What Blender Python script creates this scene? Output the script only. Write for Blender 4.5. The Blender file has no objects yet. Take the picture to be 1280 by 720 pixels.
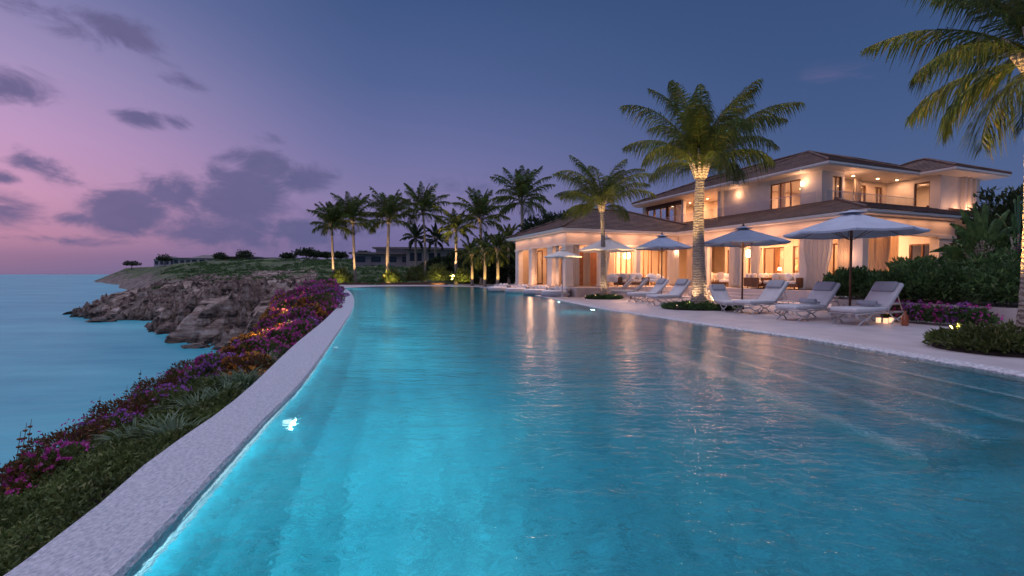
import bpy, math, random
import numpy as np
from mathutils import Vector, Matrix, noise
from mathutils.geometry import tessellate_polygon
R = math.radians
random.seed(7); rng = np.random.default_rng(11)
sc = bpy.context.scene
col = sc.collection

# ------------------------------------------------------------------ camera
F = 570.0
PITCH = math.atan(17 / F)
cam_d = bpy.data.cameras.new('camera'); cam = bpy.data.objects.new('camera', cam_d); col.objects.link(cam)
cam.location = (0, 0, 1.5); cam.rotation_euler = (math.pi/2 - PITCH, 0, 0)
cam_d.sensor_width = 36; cam_d.lens = 36 * F / 1280; cam_d.clip_end = 60000; cam_d.clip_start = .05
sc.camera = cam

def G(px, py, z=0.1):
    """a pixel of the photograph to the point where it meets the level z"""
    a = (px-640)/F; b = (360-py)/F
    d = Vector((a, math.cos(PITCH)+b*math.sin(PITCH), -math.sin(PITCH)+b*math.cos(PITCH)))
    t = (z-1.5)/d.z
    return Vector((d.x*t, d.y*t, z))
def ZD(py, D):
    return 1.5 + (343-py)/F*D

# house frame: x = v (into the house), y = u (along the facade, away)
L0 = Vector((15.2, 22.8, 0)); HA = math.atan2(.36, .933)
HM = Matrix.Translation(L0) @ Matrix.Rotation(HA, 4, 'Z')
def H(v, u, z=0.0): return HM @ Vector((v, u, z))

# ------------------------------------------------------------------ tags
def tag(o, label=None, cat=None, group=None, kind=None):
    if label: o['label'] = label
    if cat: o['category'] = cat
    if group: o['group'] = group
    if kind: o['kind'] = kind
    return o
def thing(name, label, cat, loc=(0,0,0), rz=0, group=None):
    o = bpy.data.objects.new(name, None); col.objects.link(o)
    o.location = loc; o.rotation_euler = (0, 0, rz); o.empty_display_size = .2
    return tag(o, label, cat, group)
def copy_tree(o, parent=None):
    c = o.copy(); col.objects.link(c)
    if parent is not None: c.parent = parent
    for ch in list(o.children): copy_tree(ch, c)
    return c
def place(src, loc, rz, label, first, scale=1):
    o = src if first else copy_tree(src)
    o.location = loc; o.rotation_euler = (0, 0, rz); o['label'] = label
    if scale != 1: o.scale = (scale,)*3
    return o

# ------------------------------------------------------------------ mesh builder
class MB:
    def __init__(s): s.v = []; s.f = []
    def add(s, vs, fs, M=None):
        n = len(s.v)
        s.v += [tuple(M @ Vector(p)) if M else tuple(p) for p in vs]
        s.f += [tuple(i+n for i in f) for f in fs]
        return s
    def box(s, x0, x1, y0, y1, z0, z1, M=None):
        return s.add([(x0,y0,z0),(x1,y0,z0),(x1,y1,z0),(x0,y1,z0),(x0,y0,z1),(x1,y0,z1),(x1,y1,z1),(x0,y1,z1)],
              [(0,3,2,1),(4,5,6,7),(0,1,5,4),(1,2,6,5),(2,3,7,6),(3,0,4,7)], M)
    def cbox(s, c, d, M=None):
        return s.box(c[0]-d[0]/2,c[0]+d[0]/2,c[1]-d[1]/2,c[1]+d[1]/2,c[2]-d[2]/2,c[2]+d[2]/2,M)
    def tube(s, pts, rad, n=8, cap=True):
        pts = [Vector(p) for p in pts]
        if not hasattr(rad, '__len__'): rad = [rad]*len(pts)
        vs, fs = [], []
        for i, p in enumerate(pts):
            t = (pts[min(i+1,len(pts)-1)] - pts[max(i-1,0)]).normalized()
            a = t.orthogonal().normalized() if i == 0 else (a - t*a.dot(t)).normalized()
            b = t.cross(a)
            for k in range(n):
                th = 2*math.pi*k/n
                vs.append(p + (a*math.cos(th)+b*math.sin(th))*rad[i])
        for i in range(len(pts)-1):
            for k in range(n):
                k2 = (k+1)%n
                fs.append((i*n+k, i*n+k2, (i+1)*n+k2, (i+1)*n+k))
        if cap: fs += [tuple(range(n))[::-1], tuple((len(pts)-1)*n+k for k in range(n))]
        return s.add(vs, fs)
    def lathe(s, prof, n=16, c=(0,0,0)):
        vs, fs = [], []
        for r, z in prof:
            for k in range(n):
                th = 2*math.pi*k/n
                vs.append((c[0]+r*math.cos(th), c[1]+r*math.sin(th), c[2]+z))
        for i in range(len(prof)-1):
            for k in range(n):
                k2 = (k+1)%n
                fs.append((i*n+k, i*n+k2, (i+1)*n+k2, (i+1)*n+k))
        fs += [tuple(range(n))[::-1], tuple((len(prof)-1)*n+k for k in range(n))]
        return s.add(vs, fs)
    def blob(s, c, r, seed=0, amp=.15, nu=12, nv=8):
        vs, fs = [], []
        for j in range(nv+1):
            ph = math.pi*j/nv
            for i in range(nu):
                th = 2*math.pi*i/nu
                d = Vector((math.sin(ph)*math.cos(th), math.sin(ph)*math.sin(th), math.cos(ph)))
                k = 1+amp*noise.noise(d*1.7+Vector((seed*3.1,seed,0)))
                vs.append((c[0]+d.x*r[0]*k, c[1]+d.y*r[1]*k, c[2]+d.z*r[2]*k))
        for j in range(nv):
            for i in range(nu):
                i2=(i+1)%nu
                fs.append((j*nu+i,(j+1)*nu+i,(j+1)*nu+i2,j*nu+i2))
        return s.add(vs, fs)
    def poly(s, outer, holes, z):
        loops = [[Vector((p[0],p[1],0)) for p in outer]] + [[Vector((p[0],p[1],0)) for p in h] for h in holes]
        tris = tessellate_polygon(loops)
        allv = [p for l in loops for p in l]
        fs = []
        for t in tris:
            a,b,c = (allv[i] for i in t)
            fs.append(t if (b-a).cross(c-a).z > 0 else (t[0],t[2],t[1]))
        return s.add([(p.x,p.y,z) for p in allv], fs)
    def wall(s, loop, z0, z1, flip=False, op=False):
        n=len(loop)
        vs=[(p[0],p[1],z0) for p in loop]+[(p[0],p[1],z1) for p in loop]
        fs=[(i,(i+1)%n,n+(i+1)%n,n+i) for i in range(n-1 if op else n)]
        if flip: fs=[f[::-1] for f in fs]
        return s.add(vs,fs)
    def build(s, name, mat, parent=None, smooth=False, bevel=0, seg=3):
        me = bpy.data.meshes.new(name); me.from_pydata(s.v, [], s.f); me.update()
        if smooth: me.polygons.foreach_set('use_smooth', [True]*len(me.polygons))
        if mat: me.materials.append(mat)
        o = bpy.data.objects.new(name, me); col.objects.link(o)
        if parent is not None: o.parent = parent
        if bevel:
            b = o.modifiers.new('bevel','BEVEL'); b.width = bevel; b.segments = seg; b.limit_method='ANGLE'
            me.polygons.foreach_set('use_smooth', [True]*len(me.polygons))
        return o

def np_mesh(name, V, Fq, mat, parent=None, smooth=False):
    """fast mesh from arrays: V (N,3), Fq (M,k) polygons"""
    me = bpy.data.meshes.new(name)
    k = Fq.shape[1]
    me.vertices.add(len(V)); me.vertices.foreach_set('co', V.astype(np.float32).ravel())
    me.loops.add(Fq.size); me.loops.foreach_set('vertex_index', Fq.astype(np.int32).ravel())
    me.polygons.add(len(Fq)); me.polygons.foreach_set('loop_start', np.arange(0, Fq.size, k, dtype=np.int32))
    me.polygons.foreach_set('loop_total', np.full(len(Fq), k, dtype=np.int32))
    me.update(calc_edges=True)
    me.polygons.foreach_set('use_smooth', np.full(len(Fq), smooth))
    me.materials.append(mat)
    o = bpy.data.objects.new(name, me); col.objects.link(o)
    if parent is not None: o.parent = parent
    return o

def leaves(name, C, Dr, ln, wd, mat, parent=None, fold=.25):
    """a leaf blade at every centre C, pointing along Dr, length ln, width wd (arrays)"""
    N = len(C); Dr = Dr/np.linalg.norm(Dr, axis=1, keepdims=True)
    rnd = rng.normal(size=(N,3)); side = np.cross(Dr, rnd); side /= np.linalg.norm(side,axis=1,keepdims=True)
    up = np.cross(side, Dr)
    ln = np.broadcast_to(np.asarray(ln,float),(N,))[:,None]; wd = np.broadcast_to(np.asarray(wd,float),(N,))[:,None]
    base = C; tip = C + Dr*ln - up*ln*.12
    mid = C + Dr*ln*.45 
    a = mid + side*wd*.5 + up*wd*fold; b = mid - side*wd*.5 + up*wd*fold
    V = np.stack([base, a, tip, b], 1).reshape(-1,3)
    i = np.arange(N)[:,None]*4
    Fq = np.concatenate([i+np.array([[0,1,2]]), i+np.array([[0,2,3]])], 1).reshape(-1,3)
    return np_mesh(name, V, Fq, mat, parent)

def cloud_pts(c, r, n, shell=.55, flat=-.3):
    """points spread through the outer part of an ellipsoid, with lumps"""
    d = rng.normal(size=(n,3)); d /= np.linalg.norm(d,axis=1,keepdims=True)
    rad = shell+(1-shell)*rng.random(n)**.6
    rad *= 1+.18*np.sin(d[:,0]*5+c[0]*3)*np.cos(d[:,1]*6+c[1])+.12*np.sin(d[:,2]*9+c[0])
    P = d*rad[:,None]
    P[:,2] = np.where(P[:,2]<flat, flat*rng.random(n), P[:,2])
    return np.array(c)+P*np.array(r), d

# ------------------------------------------------------------------ materials
MATS = {}
def newmat(name):
    m = bpy.data.materials.new(name); m.use_nodes = True
    nt = m.node_tree; return m, nt, nt.nodes, nt.links, nt.nodes['Principled BSDF']
def mat(name, c, rough=.6, metal=0, var=.12, scale=3., bump=0., bscale=30., c2=None, coat=0, stretch=(1,1,1), detail=5, spec=.5):
    if name in MATS: return MATS[name]
    m, nt, N, L, B = newmat(name)
    tc = N.new('ShaderNodeTexCoord'); mp = N.new('ShaderNodeMapping'); mp.inputs['Scale'].default_value = stretch
    L.new(tc.outputs['Object'], mp.inputs['Vector'])
    nz = N.new('ShaderNodeTexNoise'); nz.inputs['Scale'].default_value = scale; nz.inputs['Detail'].default_value = detail
    L.new(mp.outputs[0], nz.inputs['Vector'])
    mx = N.new('ShaderNodeMix'); mx.data_type='RGBA'
    c2 = c2 or tuple(x*(1-var*2.2) for x in c)
    mx.inputs['A'].default_value = (*c2,1); mx.inputs['B'].default_value = (*[min(1,x*(1+var*.5)) for x in c],1)
    mr = N.new('ShaderNodeMapRange'); mr.inputs['From Min'].default_value=.32; mr.inputs['From Max'].default_value=.66
    L.new(nz.outputs['Fac'], mr.inputs['Value']); L.new(mr.outputs[0], mx.inputs['Factor'])
    L.new(mx.outputs['Result'], B.inputs['Base Color'])
    B.inputs['Roughness'].default_value = rough; B.inputs['Metallic'].default_value = metal
    B.inputs['Specular IOR Level'].default_value = spec
    B.inputs['Coat Weight'].default_value = coat
    if bump:
        n2 = N.new('ShaderNodeTexNoise'); n2.inputs['Scale'].default_value = bscale; n2.inputs['Detail'].default_value = 6
        L.new(mp.outputs[0], n2.inputs['Vector'])
        bp = N.new('ShaderNodeBump'); bp.inputs['Strength'].default_value = bump; bp.inputs['Distance'].default_value=.05
        L.new(n2.outputs['Fac'], bp.inputs['Height']); L.new(bp.outputs[0], B.inputs['Normal'])
    MATS[name] = m; return m
def leafmat(name, ca, cb, cc=None, trans=.35, rough=.5, hi=.15):
    m, nt, N, L, B = newmat(name)
    g = N.new('ShaderNodeNewGeometry'); cr = N.new('ShaderNodeValToRGB')
    e = cr.color_ramp.elements; e[0].color=(*ca,1); e[1].color=(*cb,1)
    if cc: x = e.new(.9); x.color=(*cc,1); e[1].position=.85; 
    if cc: cr.color_ramp.elements[-1].color=(*cc,1); cr.color_ramp.elements[1].color=(*cb,1)
    L.new(g.outputs['Random Per Island'], cr.inputs['Fac'])
    nz = N.new('ShaderNodeTexNoise'); nz.inputs['Scale'].default_value=1.3; tc=N.new('ShaderNodeTexCoord'); L.new(tc.outputs['Object'], nz.inputs['Vector'])
    mr = N.new('ShaderNodeMapRange'); mr.inputs['From Min'].default_value=.35; mr.inputs['From Max'].default_value=.65; mr.inputs['To Min'].default_value=.65; mr.inputs['To Max'].default_value=1.25
    L.new(nz.outputs['Fac'], mr.inputs['Value'])
    vm = N.new('ShaderNodeVectorMath'); vm.operation='SCALE'; L.new(cr.outputs[0], vm.inputs[0]); L.new(mr.outputs[0], vm.inputs['Scale'])
    L.new(vm.outputs[0], B.inputs['Base Color']); B.inputs['Roughness'].default_value=rough
    B.inputs['Specular IOR Level'].default_value=hi*2
    tr = N.new('ShaderNodeBsdfTranslucent'); L.new(vm.outputs[0], tr.inputs['Color'])
    ms = N.new('ShaderNodeMixShader'); ms.inputs[0].default_value = trans
    L.new(B.outputs[0], ms.inputs[1]); L.new(tr.outputs[0], ms.inputs[2]); L.new(ms.outputs[0], N['Material Output'].inputs['Surface'])
    return m
def emis(name, c, s):
    m, nt, N, L, B = newmat(name)
    B.inputs['Base Color'].default_value=(*c,1); B.inputs['Emission Color'].default_value=(*c,1); B.inputs['Emission Strength'].default_value=s
    return m

plaster = mat('white_plaster', (.72,.66,.60), .75, var=.05, scale=1.2, bump=.12, bscale=40)
plaster_in = mat('warm_interior_plaster', (.66,.53,.40), .8, var=.08, scale=.8, bump=.05)
trim = mat('painted_trim', (.74,.70,.66), .5, var=.04, scale=2)
wood = mat('brown_joinery', (.16,.065,.028), .4, var=.25, scale=3, stretch=(6,6,.6), bump=.1)
woodlite = mat('honey_joinery', (.36,.17,.07), .45, var=.2, scale=3, stretch=(6,6,.6))
cloth = mat('white_fabric', (.74,.73,.74), .85, var=.05, scale=4, bump=.2, bscale=60)
cloth_grey = mat('grey_fabric', (.42,.43,.48), .9, var=.08, scale=4, bump=.2, bscale=60)
cloth_cream = mat('cream_fabric', (.72,.64,.55), .9, var=.06, scale=4, bump=.2, bscale=60)
metal_w = mat('white_metal', (.62,.60,.60), .35, .2, var=.05)
metal_d = mat('dark_bronze', (.07,.05,.04), .4, .7, var=.1)
canvas_b = mat('blue_grey_canvas', (.31,.37,.49), .8, var=.06, scale=2, bump=.08, bscale=20)
canvas_g = mat('pale_grey_canvas', (.46,.50,.60), .8, var=.06, scale=2, bump=.08, bscale=20)
canvas_c = mat('cream_canvas', (.86,.77,.68), .8, var=.05, scale=2, bump=.08, bscale=20)
soil = mat('dark_soil', (.035,.026,.02), .95, var=.3, scale=6, bump=.5, bscale=12)
floor_in = mat('stone_floor', (.42,.36,.30), .25, var=.1, scale=1)
terracotta = mat('terracotta', (.45,.16,.08), .7, var=.15)

def curtain_mat(name, c, tr):
    m, nt, N, L, B = newmat(name)
    B.inputs['Base Color'].default_value=(*c,1); B.inputs['Roughness'].default_value=.9
    t = N.new('ShaderNodeBsdfTranslucent'); t.inputs['Color'].default_value=(*c,1)
    nz=N.new('ShaderNodeTexNoise'); nz.inputs['Scale'].default_value=50
    bp=N.new('ShaderNodeBump'); bp.inputs['Strength'].default_value=.1; L.new(nz.outputs['Fac'],bp.inputs['Height']); L.new(bp.outputs[0],B.inputs['Normal'])
    ms = N.new('ShaderNodeMixShader'); ms.inputs[0].default_value=tr
    L.new(B.outputs[0],ms.inputs[1]); L.new(t.outputs[0],ms.inputs[2]); L.new(ms.outputs[0],N['Material Output'].inputs['Surface'])
    return m
drape = curtain_mat('linen_drape', (.74,.70,.66), .35)
sheer = curtain_mat('sheer_drape', (.78,.68,.56), .55)

def glass_mat(name, refl, tint):
    m, nt, N, L, B = newmat(name)
    t = N.new('ShaderNodeBsdfTransparent'); t.inputs[0].default_value=(*tint,1)
    g = N.new('ShaderNodeBsdfGlossy'); g.inputs['Roughness'].default_value=.02
    lw = N.new('ShaderNodeLayerWeight'); pw = N.new('ShaderNodeMath'); pw.operation='POWER'; pw.inputs[1].default_value=4; L.new(lw.outputs['Facing'], pw.inputs[0])
    ad = N.new('ShaderNodeMath'); ad.operation='MULTIPLY_ADD'; ad.inputs[1].default_value=.3; ad.inputs[2].default_value=refl
    L.new(pw.outputs[0], ad.inputs[0])
    ms = N.new('ShaderNodeMixShader'); L.new(ad.outputs[0],ms.inputs[0]); L.new(t.outputs[0],ms.inputs[1]); L.new(g.outputs[0],ms.inputs[2])
    L.new(ms.outputs[0],N['Material Output'].inputs['Surface']); N.remove(B)
    return m
glass = glass_mat('window_glass', .02, (.93,.95,.95))
rail_glass = glass_mat('railing_glass', .04, (.93,.95,.96))

# roof tiles: courses are modelled, joints and tone come from the texture
def roof_mat():
    m, nt, N, L, B = newmat('brown_roof_tile')
    tc=N.new('ShaderNodeTexCoord'); sp=N.new('ShaderNodeSeparateXYZ'); L.new(tc.outputs['Object'],sp.inputs[0])
    ad=N.new('ShaderNodeMath'); ad.operation='ADD'; L.new(sp.outputs[0],ad.inputs[0]); L.new(sp.outputs[1],ad.inputs[1])
    cb=N.new('ShaderNodeCombineXYZ'); L.new(ad.outputs[0],cb.inputs[0]); 
    mz=N.new('ShaderNodeMath'); mz.operation='MULTIPLY'; mz.inputs[1].default_value=2.6; L.new(sp.outputs[2],mz.inputs[0]); L.new(mz.outputs[0],cb.inputs[1])
    br=N.new('ShaderNodeTexBrick'); br.inputs['Scale'].default_value=1; br.inputs['Brick Width'].default_value=.3; br.inputs['Row Height'].default_value=.3
    br.inputs['Color1'].default_value=(.115,.062,.045,1); br.inputs['Color2'].default_value=(.20,.115,.085,1); br.inputs['Mortar'].default_value=(.03,.018,.014,1); br.inputs['Mortar Size'].default_value=.018
    L.new(cb.outputs[0],br.inputs['Vector'])
    nz=N.new('ShaderNodeTexNoise'); nz.inputs['Scale'].default_value=.7; nz.inputs['Detail'].default_value=8; L.new(tc.outputs['Object'],nz.inputs['Vector'])
    mx=N.new('ShaderNodeMix'); mx.data_type='RGBA'; mx.blend_type='MULTIPLY'; mx.inputs['Factor'].default_value=.7
    cr=N.new('ShaderNodeValToRGB'); cr.color_ramp.elements[0].position=.3; cr.color_ramp.elements[0].color=(.5,.5,.5,1); cr.color_ramp.elements[1].position=.7; cr.color_ramp.elements[1].color=(1.3,1.25,1.2,1)
    L.new(nz.outputs['Fac'],cr.inputs[0]); L.new(br.outputs['Color'],mx.inputs['A']); L.new(cr.outputs[0],mx.inputs['B'])
    L.new(mx.outputs['Result'],B.inputs['Base Color']); B.inputs['Roughness'].default_value=.75
    bp=N.new('ShaderNodeBump'); bp.inputs['Strength'].default_value=.6; bp.inputs['Distance'].default_value=.03; L.new(br.outputs['Fac'],bp.inputs['Height']); bp.invert=True
    L.new(bp.outputs[0],B.inputs['Normal'])
    return m
roofm = roof_mat()

def clapboard():
    m, nt, N, L, B = newmat('boarded_frieze')
    tc=N.new('ShaderNodeTexCoord'); w=N.new('ShaderNodeTexWave'); w.wave_type='BANDS'; w.bands_direction='Z'; w.wave_profile='SAW'; w.inputs['Scale'].default_value=2.2
    L.new(tc.outputs['Object'],w.inputs[0]); bp=N.new('ShaderNodeBump'); bp.inputs['Strength'].default_value=.5; bp.inputs['Distance'].default_value=.03
    L.new(w.outputs['Fac'],bp.inputs['Height']); L.new(bp.outputs[0],B.inputs['Normal'])
    B.inputs['Base Color'].default_value=(.66,.56,.50,1); B.inputs['Roughness'].default_value=.6
    return m
friezem = clapboard()

# water of the pool
def water():
    m, nt, N, L, B = newmat('pool_water'); N.remove(B)
    tc=N.new('ShaderNodeTexCoord')
    def nse(s, st, d):
        mp=N.new('ShaderNodeMapping'); mp.inputs['Scale'].default_value=st; L.new(tc.outputs['Object'],mp.inputs[0])
        n=N.new('ShaderNodeTexNoise'); n.inputs['Scale'].default_value=s; n.inputs['Detail'].default_value=d; n.inputs['Distortion'].default_value=.4; L.new(mp.outputs[0],n.inputs[0]); return n
    a=nse(13,(.75,1,1),4); b=nse(2.6,(.45,1.15,1),2)
    ad=N.new('ShaderNodeMath'); ad.operation='MULTIPLY_ADD'; ad.inputs[1].default_value=2.2; L.new(b.outputs['Fac'],ad.inputs[0]); L.new(a.outputs['Fac'],ad.inputs[2])
    bp=N.new('ShaderNodeBump'); bp.inputs['Strength'].default_value=1.0; bp.inputs['Distance'].default_value=.012; L.new(ad.outputs[0],bp.inputs['Height'])
    fr=N.new('ShaderNodeFresnel'); fr.inputs['IOR'].default_value=1.42; L.new(bp.outputs[0],fr.inputs['Normal'])
    g=N.new('ShaderNodeBsdfGlossy'); g.inputs['Roughness'].default_value=.06; L.new(bp.outputs[0],g.inputs['Normal'])
    rf=N.new('ShaderNodeBsdfRefraction'); rf.inputs['IOR'].default_value=1.33; rf.inputs['Roughness'].default_value=.10; rf.inputs['Color'].default_value=(.80,.97,1,1); L.new(bp.outputs[0],rf.inputs['Normal'])
    ms=N.new('ShaderNodeMixShader'); L.new(fr.outputs[0],ms.inputs[0]); L.new(rf.outputs[0],ms.inputs[1]); L.new(g.outputs[0],ms.inputs[2])
    L.new(ms.outputs[0],N['Material Output'].inputs['Surface'])
    return m
waterm = water()
basinm = mat('blue_pool_mosaic', (.055,.36,.43), .5, var=.12, scale=.6, c2=(.03,.27,.35))
def mosaic():
    m=basinm; nt=m.node_tree; N=nt.nodes; L=nt.links; B=N['Principled BSDF']; src=B.inputs['Base Color'].links[0].from_socket
    tc=N.new('ShaderNodeTexCoord'); v=N.new('ShaderNodeTexVoronoi'); v.inputs['Scale'].default_value=16; v.inputs['Randomness'].default_value=.15; L.new(tc.outputs['Object'],v.inputs[0])
    bw=N.new('ShaderNodeSeparateColor'); L.new(v.outputs['Color'],bw.inputs[0]); mr=N.new('ShaderNodeMapRange'); mr.inputs['To Min'].default_value=.62; mr.inputs['To Max'].default_value=1.3; L.new(bw.outputs[0],mr.inputs[0])
    vm=N.new('ShaderNodeVectorMath'); vm.operation='SCALE'; L.new(src,vm.inputs[0]); L.new(mr.outputs[0],vm.inputs['Scale']); L.new(vm.outputs[0],B.inputs['Base Color'])
mosaic()
stepm = mat('pool_nosing', (.75,.85,.86), .5, var=.05)
copem = mat('pale_terrazzo', (.58,.58,.62), .55, var=.16, scale=60, bump=.8, bscale=30, c2=(.36,.37,.42), stretch=(1,.6,1))
pebble = mat('white_pebble_band', (.74,.72,.72), .7, var=.3, scale=22, bump=.8, bscale=24, c2=(.34,.33,.35))
deckm = mat('pale_limestone_deck', (.56,.50,.50), .5, var=.07, scale=1.4, bump=.06, bscale=60)
wallm = mat('render_wall', (.62,.56,.53), .75, var=.06, scale=2, bump=.1)

def rockmat():
    m, nt, N, L, B = newmat('shore_rock')
    tc=N.new('ShaderNodeTexCoord'); mp=N.new('ShaderNodeMapping'); mp.inputs['Rotation'].default_value=(R(18),R(-28),R(30)); mp.inputs['Scale'].default_value=(.3,1.1,1.6)
    L.new(tc.outputs['Object'],mp.inputs[0])
    n1=N.new('ShaderNodeTexNoise'); n1.inputs['Scale'].default_value=1.1; n1.inputs['Detail'].default_value=12; n1.inputs['Roughness'].default_value=.68; L.new(mp.outputs[0],n1.inputs[0])
    cr=N.new('ShaderNodeValToRGB'); e=cr.color_ramp.elements; e[0].position=.40; e[0].color=(.04,.028,.022,1); e[1].position=.64; e[1].color=(.60,.49,.43,1); x=e.new(.5); x.color=(.33,.22,.17,1)
    L.new(n1.outputs['Fac'],cr.inputs[0]); L.new(cr.outputs[0],B.inputs['Base Color']); B.inputs['Roughness'].default_value=.85
    # wet dark foot
    g=N.new('ShaderNodeNewGeometry'); sp=N.new('ShaderNodeSeparateXYZ'); L.new(g.outputs['Position'],sp.inputs[0])
    mr=N.new('ShaderNodeMapRange'); mr.inputs['From Min'].default_value=-3.4; mr.inputs['From Max'].default_value=-2.5; mr.inputs['To Min'].default_value=.3; mr.inputs['To Max'].default_value=1; L.new(sp.outputs[2],mr.inputs[0])
    vm=N.new('ShaderNodeVectorMath'); vm.operation='SCALE'; L.new(cr.outputs[0],vm.inputs[0]); L.new(mr.outputs[0],vm.inputs['Scale']); L.new(vm.outputs[0],B.inputs['Base Color'])
    n2=N.new('ShaderNodeTexNoise'); n2.inputs['Scale'].default_value=3.2; n2.inputs['Detail'].default_value=12; n2.inputs['Roughness'].default_value=.7; L.new(mp.outputs[0],n2.inputs[0])
    bp=N.new('ShaderNodeBump'); bp.inputs['Strength'].default_value=1; bp.inputs['Distance'].default_value=.35; L.new(n2.outputs['Fac'],bp.inputs['Height']); L.new(bp.outputs[0],B.inputs['Normal'])
    return m
rockm = rockmat()
grassm0 = mat('headland_scrub', (.085,.105,.04), .95, var=.3, scale=.22, bump=1, bscale=1.5, c2=(.03,.045,.018), detail=10)
def headmat():
    m=grassm0.copy(); m.name='headland_scrub_and_rock'; nt=m.node_tree; N=nt.nodes; L=nt.links; B=N['Principled BSDF']
    src=B.inputs['Base Color'].links[0].from_socket
    at=N.new('ShaderNodeAttribute'); at.attribute_name='rock'
    nz=N.new('ShaderNodeTexNoise'); nz.inputs['Scale'].default_value=.25; nz.inputs['Detail'].default_value=10; tc=N.new('ShaderNodeTexCoord'); L.new(tc.outputs['Object'],nz.inputs[0])
    ad=N.new('ShaderNodeMath'); ad.operation='MULTIPLY_ADD'; L.new(nz.outputs['Fac'],ad.inputs[0]); ad.inputs[1].default_value=1.6; L.new(at.outputs['Fac'],ad.inputs[2])
    mr=N.new('ShaderNodeMapRange'); mr.inputs['From Min'].default_value=1.15; mr.inputs['From Max'].default_value=1.4; L.new(ad.outputs[0],mr.inputs[0])
    n2=N.new('ShaderNodeTexNoise'); n2.inputs['Scale'].default_value=.6; n2.inputs['Detail'].default_value=12; n2.inputs['Roughness'].default_value=.7; L.new(tc.outputs['Object'],n2.inputs[0])
    cr=N.new('ShaderNodeValToRGB'); e=cr.color_ramp.elements; e[0].position=.35; e[0].color=(.05,.038,.03,1); e[1].position=.65; e[1].color=(.26,.20,.17,1); L.new(n2.outputs['Fac'],cr.inputs[0])
    mx=N.new('ShaderNodeMix'); mx.data_type='RGBA'; L.new(mr.outputs[0],mx.inputs['Factor']); L.new(src,mx.inputs['A']); L.new(cr.outputs[0],mx.inputs['B']); L.new(mx.outputs['Result'],B.inputs['Base Color'])
    return m
grassm=headmat()
trunkm_cfg = (.30,.235,.18)
def trunkmat():
    m, nt, N, L, B = newmat('palm_bark')
    tc=N.new('ShaderNodeTexCoord'); w=N.new('ShaderNodeTexWave'); w.bands_direction='Z'; w.inputs['Scale'].default_value=3.1; w.inputs['Distortion'].default_value=6; w.inputs['Detail'].default_value=5; w.inputs['Detail Scale'].default_value=2.5
    L.new(tc.outputs['Object'],w.inputs[0]); cr=N.new('ShaderNodeValToRGB'); e=cr.color_ramp.elements; e[0].color=(.20,.15,.115,1); e[1].color=(.38,.31,.25,1); e[1].position=.45
    L.new(w.outputs['Fac'],cr.inputs[0]); L.new(cr.outputs[0],B.inputs['Base Color']); B.inputs['Roughness'].default_value=.85
    bp=N.new('ShaderNodeBump'); bp.inputs['Strength'].default_value=.8; bp.inputs['Distance'].default_value=.03; L.new(w.outputs['Fac'],bp.inputs['Height']); L.new(bp.outputs[0],B.inputs['Normal'])
    return m
barkm = trunkmat()
frondm = leafmat('palm_frond', (.06,.09,.022), (.12,.16,.04), (.24,.19,.06), trans=.5)
hedgem = leafmat('hedge_leaf', (.05,.10,.035), (.11,.20,.065), (.19,.29,.09), trans=.25)
groundm = leafmat('ground_cover_leaf', (.075,.11,.03), (.15,.19,.055), (.24,.25,.085), trans=.25)
rustm = leafmat('rusty_leaf', (.13,.055,.025), (.26,.12,.05), (.14,.15,.05), trans=.3)
magm = leafmat('magenta_petal', (.55,.05,.32), (.72,.12,.50), (.80,.34,.60), trans=.4)
purm = leafmat('purple_petal', (.36,.12,.50), (.58,.20,.62), (.70,.40,.68), trans=.4)
orgm = leafmat('orange_petal', (.55,.16,.04), (.75,.40,.06), (.7,.5,.2), trans=.4)
strapm = leafmat('strap_leaf', (.10,.16,.08), (.20,.28,.15), (.30,.38,.24), trans=.3)
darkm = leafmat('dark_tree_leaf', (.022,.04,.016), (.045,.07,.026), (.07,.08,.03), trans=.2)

# ------------------------------------------------------------------ lights
def point(loc, w, c=(1,.54,.26), r=.08, name='lamp_light'):
    d=bpy.data.lights.new(name,'POINT'); d.energy=w; d.color=c; d.shadow_soft_size=r
    o=bpy.data.objects.new(name,d); col.objects.link(o); o.location=loc; return o
def area(loc, w, sx, sy, rot=(0,0,0), c=(1,.62,.32), name='area_light'):
    d=bpy.data.lights.new(name,'AREA'); d.energy=w; d.color=c; d.shape='RECTANGLE'; d.size=sx; d.size_y=sy
    o=bpy.data.objects.new(name,d); col.objects.link(o); o.location=loc; o.rotation_euler=rot; return o
def spot(loc, tgt, w, ang=60, c=(1,.66,.34), r=.05, blend=.6, name='uplight_beam'):
    d=bpy.data.lights.new(name,'SPOT'); d.energy=w; d.color=c; d.spot_size=R(ang); d.spot_blend=blend; d.shadow_soft_size=r
    o=bpy.data.objects.new(name,d); col.objects.link(o); o.location=loc
    o.rotation_euler=(Vector(tgt)-Vector(loc)).to_track_quat('-Z','Y').to_euler(); return o
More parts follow.
